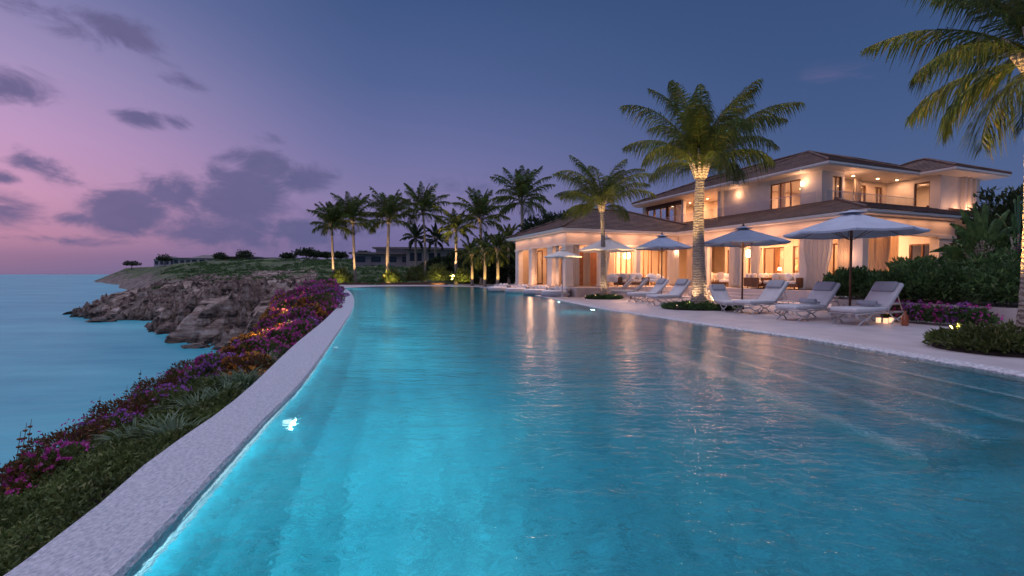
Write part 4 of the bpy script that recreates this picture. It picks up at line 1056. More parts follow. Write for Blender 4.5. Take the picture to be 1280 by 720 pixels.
# the palm at the right border
D=8.3; p10=Vector((PX(1292,D),D,.1))
palm(tuple(p10),ZD(74,D),.21,.15,2.65,26,84,'palm cut by the right border, fronds hanging into the sky',None,63,ll=1.5,lw=.026,emin=-14,hang=.6,droop=1.5,rot=.3)
for (pp,zt_,W,nm) in ((p8,2.2,60,'medium palm by the loungers'),(p9,2.4,90,'large coconut palm')):
    for sx,sn in ((-.62,'left'),(.60,'right')):
        uplight((pp.x+sx,pp.y-.42,.14),(pp.x,pp.y,zt_+.2),W*.75,'spotlight in the planting %s of the trunk of the %s'%(sn,nm),95,(1,.68,.38))
    for sx,sn in ((-1.25,'left'),(1.25,'right')):
        uplight((pp.x+sx,pp.y-1.1,.12),(pp.x+sx*1.1,pp.y+.2,6.5),W*24,'spotlight %s of the planting aimed at the crown of the %s'%(sn,nm),52,(1,.62,.24))
uplight((p10.x-.55,p10.y-.5,.12),(p10.x,p10.y,2.4),60,'spotlight left of the palm at the right border',60)
uplight((p10.x-.95,p10.y+.7,.12),(p10.x-.4,p10.y,6),3600,'spotlight aimed at the fronds of the palm at the right border',70,(1,.60,.20))

# ------------------------------------------------------------------ planting
def bush(name,label,cat,c,r,n,ln,wd,mt,group=None,shell=.6,stem=True,up=.5,parts='foliage',z0=None):
    t=thing(name,label,cat,tuple(c),0,group)
    P_,d=cloud_pts((0,0,r[2]*.75),r,n,shell); 
    Dr=d+rng.normal(size=d.shape)*.6; Dr[:,2]+=up
    leaves(parts,P_,Dr,ln*rng.uniform(.7,1.25,n),wd*rng.uniform(.7,1.2,n),mt,t)
    if stem:
        m=MB()
        for k in range(5):
            a=k*1.3; m.tube([(0,0,-.02),(math.cos(a)*r[0]*.25,math.sin(a)*r[1]*.25,r[2]*.6),(math.cos(a)*r[0]*.55,math.sin(a)*r[1]*.55,r[2]*1.2)],[.02,.015,.006],5)
        m.build('stems',barkm,t)
    return t
def flowers(t,r,n,sz,mt,top=True):
    """blossoms: little rosettes of petals over a bush"""
    P_,d=cloud_pts((0,0,r[2]*.75),r,n,.97); 
    k=5; C=np.repeat(P_,k,0); C=C+np.repeat(d*.03,k,0)
    Dr=np.repeat(d,k,0)*.5+rng.normal(size=(n*k,3))*.8
    leaves('blossom',C,Dr,sz*rng.uniform(.7,1.2,n*k),sz*.8,mt,t)
# rings of low green plants around the palm feet
def ring_plant(c,rx,ry,h,n,ln,label,mt=hedgem):
    P_=rng.random((n,2)); a=P_[:,0]*2*math.pi; q=np.sqrt(P_[:,1]); hh=h*(1-.55*q**3)*(.85+.25*np.sin(a*5)*np.cos(q*7))
    C=np.stack([np.cos(a)*q*rx,np.sin(a)*q*ry,hh*rng.uniform(.35,1,n)],1); Dr=rng.normal(size=(n,3))*.6; Dr[:,2]+=.8; Dr[:,0]+=np.cos(a)*.6; Dr[:,1]+=np.sin(a)*.6
    t=thing('low_planting',label,'planting',tuple(c),0,'low plantings around palm feet')
    leaves('foliage',C,Dr,ln*rng.uniform(.7,1.3,n),ln*.4,mt,t)
    m=MB(); m.lathe([(1.0,-.02),(.97,.05),(.5,.06),(.02,.065)],36); o=m.build('soil',soil,t); o.scale=(rx*.97,ry*.97,1)
ring_plant((p8.x,p8.y,.1),1.05,.8,.22,2600,.12,'low round green planting at the foot of the medium palm')
ring_plant((p9.x+.1,p9.y-.05,.1),1.55,1.0,.28,4200,.12,'low oval green planting at the foot of the large coconut palm')
ring_plant((p10.x-.25,p10.y+.1,.1),1.25,1.0,.42,5200,.13,'green planting around the palm at the right border',groundm)
# the hedge on the garden wall and the shrubs behind it
specs=[(-5.3,-5.1,.7,.62,'rounded green shrub at the left end of the hedge, behind the second lounger'),(-4.7,-4.3,.7,.55,'green shrub behind the pole of the biggest umbrella'),
 (-5.2,-6.2,.8,.55,'green shrub in the hedge just above the backrest of the nearest lounger'),(-5.2,-7.6,.85,.6,'green shrub in the hedge right of the nearest lounger'),(-5.2,-9.0,.9,.62,'broad leafy shrub in the middle of the hedge above the purple flowers'),
 (-5.2,-10.4,.9,.62,'broad leafy shrub in the hedge at the right end of the purple flowers'),(-5.2,-11.7,.9,.6,'leafy shrub in the hedge beside the right border palm'),(-5.2,-12.9,.9,.6,'hedge shrub cut by the right border'),
 (-3.5,-6.0,.9,.8,'taller shrub in the second row of the hedge, left part'),(-3.2,-8.0,1.0,.9,'taller shrub in the second row of the hedge, middle part'),(-2.9,-10.2,1.1,.95,'taller shrub in the second row of the hedge, right part')]
for i,(v,u,r_,h_,lb) in enumerate(specs):
    bush('hedge_shrub',lb,'shrub',H(v,u,.54),(r_,r_*1.0,h_),2600 if i<8 else 2200,.15,.075,hedgem,'shrubs of the hedge above the garden wall')
for i,(v,u,r_,h_,lb) in enumerate(((-2.2,-5.5,1.2,.8,'dense green shrub before the end loggia'),(.2,-6.2,1.3,1.1,'tall green shrub below the white column at the end of the loggia'),(2.5,-7.0,1.5,1.35,'tall bush with white blooms under the fan shaped palms'),(.3,-9.0,1.5,1.25,'dark bush with pale blooms at the right border'),(5,-4.6,1.5,1.5,'dark bush against the plain wall of the villa'),(-2.4,-3.9,.7,.5,'light green shrub under the windows of the end loggia'))):
    t=bush('garden_shrub',lb,'shrub',H(v,u,.6),(r_,r_,h_),3200,.19,.09,hedgem if i in(0,5,1) else darkm,'shrubs in the bed before the villa')
    if i in (1,2,3): flowers(t,(r_,r_,h_),26,.08,cloth)
# fan shaped traveller palms right of the villa
def banana(base,h,label,seed,n=17,ln=2.2,wd=.24,spread=1.15,yaw=0):
    R_=random.Random(seed); t=thing('traveller_palm',label,'palm tree',base,0,'broad leaved palms beside the villa')
    V=[];Fc=[]; m=MB(); m.tube([(0,0,-.05),(0,0,h)],[.16,.11],10); m.build('trunk',barkm,t,True); st=MB()
    for i in range(n):
        a=(i/(n-1)-.5)*2*spread; az=yaw+R_.uniform(-.3,.3); side=math.sin(a)
        d=Vector((math.cos(az)*side,math.sin(az)*side,math.cos(a))); p0=Vector((0,0,h-.1)); p1=p0+d*ln*.42
        st.tube([p0,p1],[.045,.022],6)
        pr=p1; nseg=10; dd=d.copy(); sd_=Vector((math.sin(az),-math.cos(az),0)).lerp(d.cross(Vector((0,0,1))).normalized() if abs(d.z)<.99 else Vector((0,1,0)),.0)
        perp=dd.cross(sd_).normalized()
        for k in range(nseg):
            s=k/nseg; dd=(dd+Vector((d.x*.05,d.y*.05,-.13*(1-abs(d.z)*.5)))).normalized(); q=pr+dd*ln*.62/nseg
            w0=wd*math.sin(math.pi*min(1,.1+s*.88))*.5; w1=wd*math.sin(math.pi*min(1,.1+(s+1/nseg)*.88))*.5 if k<nseg-1 else .01
            perp=(dd.cross(sd_)).normalized()
            for sg in (-1,1):
                ja=R_.uniform(-.05,.05); b0=len(V)
                V.extend([pr,q+Vector((0,0,0)),q+perp*sg*w1*(.9+ja)-Vector((0,0,.05))+sd_*.04*sg,pr+perp*sg*w0*(1.0+ja)-Vector((0,0,.05))+sd_*.04*sg])
                Fc.extend([(b0,b0+1,b0+2),(b0,b0+2,b0+3)])
            pr=q
    st.build('leaf_stalks',barkm,t,True); np_mesh('crown',np.array([tuple(v) for v in V]),np.array(Fc),hedgem,t)
D=16.5; banana((PX(1228,D),D,.6),1.3,'fan shaped broad leaved palm right of the villa corner',3,ln=2.2,yaw=.35)
D=15.5; banana((PX(1270,D),D,.6),1.5,'second broad leaved palm behind the right border trunk',5,ln=2.1,yaw=.9)
D=24; banana((PX(1265,D),D,.6),2.4,'dark broad leaved palm farthest behind, by the end of the upper floor',8,ln=2.8,yaw=.6)
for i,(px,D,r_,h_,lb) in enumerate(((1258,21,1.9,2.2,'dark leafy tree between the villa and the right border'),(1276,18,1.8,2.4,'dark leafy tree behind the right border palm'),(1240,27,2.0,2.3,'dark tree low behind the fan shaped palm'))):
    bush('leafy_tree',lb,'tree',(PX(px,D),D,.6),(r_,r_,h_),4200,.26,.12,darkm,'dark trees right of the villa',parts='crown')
# purple flowers in front of the garden wall
segs=[(1125,402),(1150,404),(1176,406),(1202,408),(1226,410)]
nm=['leftmost, beside the bottle','second from the left','in the middle','second from the right','rightmost, before the bare wall']
for i,(px,py) in enumerate(segs):
    q=G(px,py); t=bush('flowering_plant','low plant with purple blossoms before the garden wall, '+nm[i],'flowers',(q.x+.0,q.y+.1,.1),(.36,.34,.26),1500,.09,.04,hedgem,'purple flowering plants before the garden wall',stem=False)
    flowers(t,(.37,.35,.31),120 if 0<i<4 else 60,.06,purm if i%2 else magm)

# ------------------------------------------------------------------ seaward bed
bpts=outer; prof=[(-.03,-.12),(.25,-.20),(.7,-.36),(1.3,-.55),(1.9,-.80),(2.4,-1.2),(3.0,-2.0),(4.0,-3.2),(5.2,-4.5)]
base=byY(outer,60,-4,outer[-1].y)
vs=[];fs=[]
for i,p in enumerate(base):
    t=(base[min(i+1,59)]-base[max(i-1,0)]).normalized(); nr=Vector((-t.y,t.x))
    for d,z in prof:
        q=p+nr*d*(1+.7*max(0,(p.y-14)/20)); vs.append((q.x,q.y,z+.1*noise.noise(Vector((q.x,q.y,1))) if d>.1 else z))
K=len(prof)
for i in range(59):
    for k in range(K-1): fs.append((i*K+k,(i+1)*K+k,(i+1)*K+k+1,i*K+k+1))
b=MB(); b.add(vs,fs); tag(b.build('planted_bank',soil,None,True),'dark soil bank falling from the coping to the sea',kind='structure')
def bank(y,d):
    """point on the bank d metres seaward of the coping at world y"""
    for i in range(1,len(outer)):
        if outer[i-1].y<=y<=outer[i].y: break
    f=(y-outer[i-1].y)/max(outer[i].y-outer[i-1].y,1e-6); p=outer[i-1].lerp(outer[i],f); t=(outer[i]-outer[i-1]).normalized(); nr=Vector((-t.y,t.x))
    k=d/(1+.7*max(0,(p.y-14)/20)); z=np.interp(k,[a for a,_ in prof],[c for _,c in prof]); q=p+nr*d
    return Vector((q.x,q.y,float(z)))
# ground cover (uncountable): a knee-high leafy carpet
N=88000
yy=1.0+9.5*rng.random(N)**1.5; dd=.06+2.5*rng.random(N)
pts=np.array([tuple(bank(a,c)) for a,c in zip(yy,dd)])
lump=np.array([noise.fractal(Vector((p[0]*1.6,p[1]*1.6,2)),.8,2,3) for p in pts])
top=(.22+.12*lump)*np.clip(dd/.22,.25,1)
keep=(yy<5.6+1.5*dd+.7*lump)
pts[:,2]+=top*rng.uniform(.55,1,N)
pts=pts[keep]; dr=rng.normal(size=pts.shape)*.7; dr[:,2]+=.7
sc_=.022+.006*np.clip(yy[keep]-2,0,6)
o=leaves('ground_cover',pts,dr,sc_*1.55,sc_*.85,groundm); tag(o,'low olive green ground cover filling the bank beside the coping',kind='stuff')
# rusty leaved shrubs on the seaward rim
rim=[(2.4,2.0),(3.2,2.0),(4.0,1.9),(4.9,1.9),(5.9,1.85),(7.0,1.8),(8.2,1.8),(9.6,1.8)]
rn=['nearest the camera','second from the camera','third from the camera','fourth from the camera','fifth from the camera','sixth from the camera','beside the first magenta clumps','farthest, before the rocks']
for i,(y,d) in enumerate(rim):
    q=bank(y,d); r_=.36+.04*i
    t=bush('rusty_shrub','reddish brown shrub on the sea rim of the bank, '+rn[i],'shrub',(q.x,q.y,q.z-.05),(r_,r_*1.1,.20+.02*i),4200,.04+.003*i,.02,rustm,'reddish shrubs along the sea side of the bank')
    flowers(t,(r_,r_,.34),60 if i%2 else 90,.022,magm if i!=2 else orgm)
    # tall twigs against the sea
    m=MB(); 
    for k in range(10):
        a=random.uniform(0,6.28); rr=random.uniform(0,r_*.9); h_=random.uniform(.55,.85); x0=math.cos(a)*rr; y0=math.sin(a)*rr
        pth=[(x0,y0,.2),(x0+.03,y0,h_*.6),(x0+.06,y0+.03,h_)]; m.tube(pth,[.006,.004,.002],4)
        for j in range(7):
            s=.35+.65*j/7; m.blob((x0+.06*s,y0+.02*s,h_*s),(.026,.022,.014),j,.2,5,3)
    m.build('twigs',rustm,t)
# strap leaved plants next to the coping
for i in range(15):
    y=4.5+i*.40+(.15 if i%2 else 0); d=.38+.36*(i%3); q=bank(y,d)
    n=150; a=rng.random(n)*6.283; el=rng.uniform(.5,1.45,n); t=thing('strap_leaf_plant','clump of long arching strap leaves beside the coping','plant',tuple(q),0,'strap leaved plants beside the coping')
    V=[];Fc=[]
    for k in range(n):
        L_=random.uniform(.28,.46); w_=.013; e=el[k]; p=Vector((math.cos(a[k])*.05,math.sin(a[k])*.05,0)); s=Vector((-math.sin(a[k]),math.cos(a[k]),0)); b0=len(V)
        for j in range(5):
            f=j/4; ww=w_*(1-.8*f**2); V+= [p+s*ww,p-s*ww]; e2=e-1.5*f*f; p=p+Vector((math.cos(e2)*math.cos(a[k]),math.cos(e2)*math.sin(a[k]),math.sin(e2)))*L_/4
        for j in range(4): Fc+=[(b0+2*j,b0+2*j+1,b0+2*j+3),(b0+2*j,b0+2*j+3,b0+2*j+2)]
    np_mesh('blades',np.array([tuple(v) for v in V]),np.array(Fc),strapm,t)
    t['label']='clump of long arching strap leaves beside the coping, '+['nearest the camera','second from the camera','third from the camera','fourth from the camera','fifth from the camera','sixth from the camera','seventh from the camera','middle one of the row','seventh from the far end','sixth from the far end','fifth from the far end','fourth from the far end','third from the far end','second from the far end','farthest from the camera'][i]
# flowering shrubs
fl_specs=[]
R2=random.Random(5)
y=5.0
while y<40:
    wmax=1.9 if y<12 else 2.0+ (y-12)*.09
    n_=4 if y>7 else 2
    for k in range(n_):
        d=.45+(wmax-.45)*(k+R2.uniform(.1,.9))/n_
        if y<8.2 and d<1.1: continue
        fl_specs.append((y+R2.uniform(-.25,.25),d))
    y+=.75+y*.055
cols=[('magenta',magm),('magenta',magm),('purple',purm),('magenta',magm),('yellow and orange',orgm)]
for i,(y,d) in enumerate(fl_specs):
    q=bank(min(y,outer[-1].y-.5),d); cn,cm=cols[R2.randrange(5)]; 
    if 11.5<y<15 and d>1.2: cn,cm=cols[4]
    r_=(.30+.014*y)*R2.uniform(.8,1.2); h_=(.20+.25*min(1,max(0,(y-13)/8))+.004*y)*R2.uniform(.85,1.3)
    sz=.022+.0022*y
    where='near the camera' if y<9 else ('half way along the coping' if y<17 else 'toward the far bend of the coping')
    t=bush('flowering_shrub','%s flowering shrub %s, %s'%(cn,where,'hugging the coping' if d<.9 else 'on the sea side'),'flowers',(q.x,q.y,q.z-.02),(r_,r_,h_),int(2200-30*y),.045+.003*y,.02+.0015*y,(rustm if cn[0]=='y' else groundm),'flowering shrubs of the seaward bed',stem=False)
    flowers(t,(r_,r_,h_),int(260 if cn!='yellow and orange' else 170),sz*1.15,cm)
FSPECS=fl_specs
for (y,d,W,lb) in ((12.2,1.5,80,'glowing spotlight among the yellow lit shrubs, near one'),(13.8,1.2,80,'glowing spotlight among the yellow lit shrubs, far one'),(19,2.0,420,'spotlight in the flower bed before the bend'),(24,2.2,560,'spotlight in the flower bed at the bend'),(3.9,2.2,9,'small spotlight behind the orange shrub near the camera')):
    q=bank(y,d); uplight((q.x+.5,q.y-.7,q.z+.30),(q.x,q.y+.3,q.z+.7),W,lb,110,(1,.62,.16))

# ------------------------------------------------------------------ distant planting and buildings
# low red-brown planter strip and bushes beyond the pool
b=MB(); b.box(PX(408,63)-1,PX(560,63),61.5,62.6,.1,.34); tag(b.build('planter',mat('red_brown_planter',(.14,.05,.035),.8)),'long low red brown planter beyond the far end of the pool','planter')
for i,(px,D,r_,lb,lit) in enumerate(((427,63.8,1.3,'small bush lit yellow at the foot of the leftmost palm',260),(490,63.8,1.2,'small bush lit yellow at the foot of the third palm',300),(548,62.5,1.7,'round bush lit yellow left of the golden palm',300),(578,61,1.3,'bush lit yellow at the foot of the golden palm',260),(520,64,1.5,'unlit round bush in the middle beyond the pool',0))):
    bush('round_bush',lb,'shrub',(PX(px,D),D,.1),(r_,r_*.8,r_*.9),1500,.28,.15,groundm,'bushes beyond the pool',stem=False)
    if lit: uplight((PX(px,D)+.3,D-r_-1.0,.14),(PX(px,D),D,1.2),lit,'spotlight before the '+lb,80,(1,.72,.2))
for i,(px,D,z,lb) in enumerate(((520,100,ZD(297,100),'small palm silhouette on the hill left of the slender palm'),(545,100,ZD(299,100),'small palm silhouette on the hill right of the slender palm'),(566,60,0,''))):
    if not lb: continue
    palm((PX(px,D),D,3.0),z,.3,.25,4.2,18,20,lb,'small palms on the hill',70+i,ll=1.0,lw=.35,emin=-30,mt=darkm)
# dense dark trees between the row and the villa
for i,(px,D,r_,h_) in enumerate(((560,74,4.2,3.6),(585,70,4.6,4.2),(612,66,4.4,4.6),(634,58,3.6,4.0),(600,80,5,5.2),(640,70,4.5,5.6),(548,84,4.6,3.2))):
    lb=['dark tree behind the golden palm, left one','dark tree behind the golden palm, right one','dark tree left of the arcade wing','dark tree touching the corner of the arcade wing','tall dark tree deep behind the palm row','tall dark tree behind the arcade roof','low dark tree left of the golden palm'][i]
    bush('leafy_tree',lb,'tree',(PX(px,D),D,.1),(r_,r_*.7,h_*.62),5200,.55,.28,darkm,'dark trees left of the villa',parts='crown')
for i,(px,D,yc,lb) in enumerate(((606,52,314,'short bushy palm left of the arcade wing, outer one'),(622,50,312,'short bushy palm left of the arcade wing, inner one'),(590,56,318,'short bushy palm farthest left of the arcade wing'),(636,56,300,'short palm peeping over the arcade eave'))):
    palm((PX(px,D),D,.1),ZD(yc,D),.2,.14,2.7,20,26,lb,'short palms beside the arcade wing',80+i,ll=1.1,lw=.11,emin=-45)
    if i<3: uplight((PX(px,D)+.2,D-1.5,.12),(PX(px,D),D,2.4),420,'spotlight below the '+lb,70,(1,.64,.18))
for i,(px,D) in enumerate(((668,50),(690,50),(708,48),(726,48),(744,49))):
    lb='dark treetop showing above the roof of the arcade wing, '+['leftmost','second from left','middle','second from right','rightmost'][i]
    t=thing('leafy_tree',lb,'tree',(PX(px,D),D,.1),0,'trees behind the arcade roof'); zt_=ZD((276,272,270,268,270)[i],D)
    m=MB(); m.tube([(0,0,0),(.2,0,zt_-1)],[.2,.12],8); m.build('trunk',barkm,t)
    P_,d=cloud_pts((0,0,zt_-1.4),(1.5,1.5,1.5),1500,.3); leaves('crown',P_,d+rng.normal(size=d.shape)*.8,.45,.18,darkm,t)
# scrub on the headland (uncountable)
def scrub(name,label,n,xr,yr,size):
    X=rng.uniform(*xr,n*6); Y=yr[0]+(yr[1]-yr[0])*rng.random(n*6)**1.4; Pq=np.stack([X,Y],1); s_=sdf(Pq); dens=nzv(Pq,(.06,.06),3,4.)
    ok=(s_>9)&(dens>-.12)&~((Y<60)&(X>-24-(Y-30)*.42)); Pq=Pq[ok][:n]; s_=s_[ok][:n]
    z=landbase(Pq,s_)+nzv(Pq,(.09,.09),5,3.)*.9*np.clip((Pq[:,1]-50)/30,0,1)+nzv(Pq,(.02,.02),4,9.)*1.6*np.clip((Pq[:,1]-100)/80,0,1)
    k=22; sz=size*rng.uniform(.5,1.3,len(Pq))*(1+.004*Pq[:,1])
    C=np.repeat(np.c_[Pq,z-.1],k,0); S_=np.repeat(sz,k)[:,None]; d=rng.normal(size=C.shape); d/=np.linalg.norm(d,axis=1,keepdims=True); d[:,2]=abs(d[:,2])
    C=C+d*S_*np.array([1,1,.55])*rng.uniform(.5,1,(len(C),1)); o=leaves(name,C,d+rng.normal(size=d.shape)*.5,S_[:,0]*.55,S_[:,0]*.34,hedgem)
    tag(o,label,kind='stuff')
scrub('headland_bushes','low dark bushes covering the slope of the headland',7500,(-120,60),(56,190),.42)
# distant buildings
def far_house(px,D,wd,h_,dp,label,z,c_=(.40,.36,.36),flat=True,roofc=(.22,.18,.18),nwin=4):
    t=thing('distant_house',label,'house',(PX(px,D),D,z),random.uniform(-.2,.2),'houses on the headland')
    m=MB(); m.box(-wd/2,wd/2,0,dp,-1.5,h_); m.build('wall',mat('far_wall_%d'%int(c_[0]*100),c_,.8),t)
    m=MB()
    if flat: m.box(-wd/2-.8,wd/2+.8,-1.2,dp+.5,h_+.01,h_+.5)
    else: hip(m,-wd/2-.6,wd/2+.6,-.6,dp+.6,h_+.01,.4,1.0)
    m.build('roof',mat('far_roof_%d'%int(roofc[0]*100),roofc,.8),t)
    w_=wd/(nwin*1.6)
    for k in range(nwin):
        m=MB(); x=-wd/2+wd*(k+.5)/nwin; m.box(x-w_/2,x+w_/2,-.06,-.002,h_*.3,h_*.8); m.build('window',mat('far_glass',(.03,.035,.05),.2),t)
def landz(px,D):
    q=np.array([[PX(px,D),D]]); return float(landbase(q,sdf(q))[0])
for (px,D,wd,h_,lb,flat,c_) in ((480,128,17,3.2,'long low flat roofed house on the hill behind the third palm',True,(.34,.30,.32)),(508,138,18,4.6,'flat roofed house upper on the hill behind the third palm',True,(.40,.36,.38)),(555,124,20,4.4,'flat roofed house on the hill behind the slender palm',True,(.36,.30,.28)),(590,130,12,4.0,'flat roofed house partly hidden by the golden palm',True,(.3,.26,.25)),
    (293,250,20,3.6,'red brown flat roofed house on the skyline of the headland',True,(.28,.15,.14)),(258,262,18,3.8,'pale hip roofed house on the skyline of the headland',False,(.42,.38,.38)),(232,270,16,4.2,'pale flat roofed house left on the skyline',True,(.45,.42,.42)),(206,285,14,4.6,'small pale house farthest left on the skyline',False,(.40,.37,.37)),(340,240,22,2.4,'long low house right on the skyline of the headland',True,(.30,.26,.25))):
    far_house(px,D,wd,h_,9,lb,landz(px,D),c_,flat)
names=['on the skyline right of the houses, small','on the skyline left of the leftmost palm, broad crowned','beside the red brown house','beside the hip roofed house','at the left end of the skyline houses','near the cape','low beside the broad crowned tree','left of the palm row on the hill','between the first two palms','right of the second palm']
for i,(px,D,r_,h_) in enumerate(((360,200,3,2.5),(383,170,4.2,3.6),(306,235,4,5),(276,245,3.4,4.5),(206,270,4,5.5),(165,300,5,4),(395,180,3,2.6),(409,180,2.5,2.2),(425,170,3,2.4),(455,170,3,2.6))):
    z=landz(px,D); t=thing('skyline_tree','dark tree '+names[i],'tree',(PX(px,D),D,z),0,'trees on the skyline of the headland')
    m=MB(); m.tube([(0,0,-.5),(.2,0,h_*.7)],[.35,.2],6); m.build('trunk',barkm,t)
    P_,d=cloud_pts((0,0,h_*.85),(r_,r_*.8,h_*.45),700,.2); leaves('crown',P_,d+rng.normal(size=d.shape)*.8,.9,.5,darkm,t)
# ------------------------------------------------------------------ poolside furniture
def lounger():
    """head end at +x, feet toward -x; seat 0.36 m high"""
    t=thing('sun_lounger','x','sun lounger',(0,0,0),0,'sun loungers along the pool')
    m=MB()
    for y in (-.32,.32):
        m.tube([(-.98,y,.27),(-.5,y,.29),(.3,y,.29),(.95,y,.29)],.02,8)
    for x in (-.96,-.4,.3,.93): m.tube([(x,-.32,.285),(x,.32,.285)],.016,6)
    m.build('frame',metal_w,t,True)
    for x0,sx in ((-.72,1),(.55,-1)):
        for y in (-.32,.32):
            m=MB(); m.tube([(x0-sx*.30,y,.27),(x0-sx*.24,y,.20),(x0-sx*.06,y,.13),(x0+sx*.10,y,.11),(x0+sx*.2,y,.0)],[.02,.019,.018,.018,.02],8)
            m.tube([(x0+sx*.28,y,.27),(x0+sx*.16,y,.17),(x0-sx*.02,y,.12),(x0-sx*.2,y,.0)],[.018,.017,.018,.02],8)
            m.build('leg',metal_w,t,True)
    for y in (-.36,.36):
        m=MB(); m.tube([(.15,y,.3),(.15,y,.46),(.22,y,.51),(.5,y,.51),(.6,y,.49)],.017,8); m.build('armrest',metal_w,t,True)
    m=MB(); m.box(-1.0,.22,-.33,.33,.315,.43); m.build('seat_cushion',cloth,t,bevel=.045)
    A=R(47); M_=Matrix.Translation((.20,0,.37))@Matrix.Rotation(-A,4,'Y')
    m=MB(); m.box(0,.88,-.33,.33,-.06,.06,M_); m.build('back_cushion',cloth,t,bevel=.045)
    m=MB(); m.box(.52,.84,-.27,.27,.055,.15,M_); m.build('head_pillow',cloth_grey,t,bevel=.045)
    m=MB()
    for y in (-.28,.28): m.tube([M_@Vector((0,y,-.075)),M_@Vector((.86,y,-.075))],.016,6)
    m.tube([M_@Vector((.55,-.28,-.08)),(.86,-.28,.29)],.012,6); m.tube([M_@Vector((.55,.28,-.08)),(.86,.28,.29)],.012,6)
    m.build('back_frame',metal_w,t,True)
    return t
lg=lounger(); k=0
LG=[(1086,404,0,1.12,'nearest white lounger, beside the orange bottle before the garden wall'),
    (1012,399,.02,1.1,'second white lounger from the right, below the rounded end of the hedge'),
    (953,391,.05,1.0,'third white lounger from the right, right of the large palm'),
    (905,388,1.15,.95,'lounger whose backrest shows just right of the large palm planting'),
    (838,381,.05,1.0,'lounger with raised grey back just left of the large palm'),
    (812,377,-.1,1.0,'lounger half way between the two lit palms'),
    (789,373,-.7,1.15,'lounger just right of the medium palm planting, right one'),
    (773,370,-.8,1.15,'lounger just right of the medium palm planting, left one'),
    (742,367.5,-.7,1.1,'lounger tucked behind the medium palm trunk'),
    (718,366,-.3,1.1,'low lounger left of the medium palm'),
    (696,364.5,.1,1.1,'lounger left of the medium palm, farthest from its trunk')]
for (px,py,dr,s_,lb) in LG:
    place(lg,G(px,py,.1),HA+dr,lb,k==0,s_); k+=1
# a folded blanket on two loungers
for (i,lb) in ((1,'rolled grey towel on the second lounger from the right'),(0,'folded grey towel on the nearest lounger')):
    q=G(LG[i][0],LG[i][1],.1); m=MB(); m.tube([(-.1,-.24,0),(-.1,.24,0)],.075,12); m.box(-.09,.1,-.25,.25,-.07,-.02)
    o=m.build('towel',cloth_grey,None,True); M_=Matrix.Translation(q)@Matrix.Rotation(HA+LG[i][2],4,'Z'); o.matrix_world=M_@Matrix.Translation((0,0,(.505)*LG[i][3]+.02)); tag(o,lb,'towel')
def small_table():
    t=thing('side_table','x','side table',(0,0,0),0,'side tables between the loungers')
    m=MB(); m.lathe([(.25,.44),(.26,.455),(.25,.47)],20); m.build('tabletop',metal_w,t)
    for a in (0,2.09,4.19):
        m=MB(); m.tube([(.2*math.cos(a),.2*math.sin(a),0),(.08*math.cos(a),.08*math.sin(a),.22),(.2*math.cos(a),.2*math.sin(a),.44)],.012,6); m.build('leg',metal_w,t)
    return t
st=small_table()
for i,(px,py,lb) in enumerate(((1062,396,'small white round table between the two nearest loungers'),(985,393,'small white round table between the second and third lounger'),(868,374,'small white round table behind the large palm'),(800,375,'small white round table left of the middle loungers'))):
    place(st,G(px,py,.1),0,lb,i==0)
# orange bottle, glowing candle jars
q=G(1131,407,.1); t=thing('bottle','orange glazed bottle on the deck at the left end of the purple flowers','bottle',tuple(q))
m=MB(); m.lathe([(.07,0),(.085,.03),(.085,.22),(.05,.29),(.028,.32),(.028,.40)],16); m.build('body',mat('amber_glaze',(.42,.10,.03),.2,coat=.6),t,True)
m=MB(); m.lathe([(.033,.40),(.033,.43)],12); m.build('stopper',wood,t)
jar=thing('candle_jar','x','candle jar',(0,0,0),0,'candle jars under the nearest lounger')
m=MB(); m.lathe([(.05,0),(.06,.02),(.06,.13),(.055,.14)],14); m.build('glass_jar',emis('lit_frosted_glass',(1,.62,.36),.9),jar,True)
m=MB(); m.lathe([(.058,.141),(.058,.152)],14); m.build('rim',metal_w,jar)
for i,(px,py) in enumerate(((1098,403),(1107,404),(1114,403))):
    place(jar,G(px,py,.1),0,'small glowing candle jar under the head end of the nearest lounger, '+['left one','middle one','right one'][i],i==0)
point(G(1106,404,.1)+Vector((0,-.1,.3)),1.5,WARM,.08,'candle_glow')
# wicker lantern right of the big palm
q=G(893,386,.1); t=thing('lantern','woven openwork lantern glowing right of the large palm trunk','lantern',tuple(q))
m=MB()
for i in range(12):
    a=i*math.pi/6
    for s in (1,-1):
        m.tube([(.30*math.cos(a+s*f*1.2)*(.6+.5*math.sin(math.pi*(.15+f*.75))),.30*math.sin(a+s*f*1.2)*(.6+.5*math.sin(math.pi*(.15+f*.75))),f*.75) for f in np.linspace(0,1,9)],.012,5)
m.build('woven_shell',cloth_cream,t)
m=MB(); m.lathe([(.06,.02),(.07,.05),(.07,.22),(.05,.25)],12); m.build('candle',glow_soft,t); point(q+Vector((0,0,.35)),5,WARM,.08,'candle_glow')
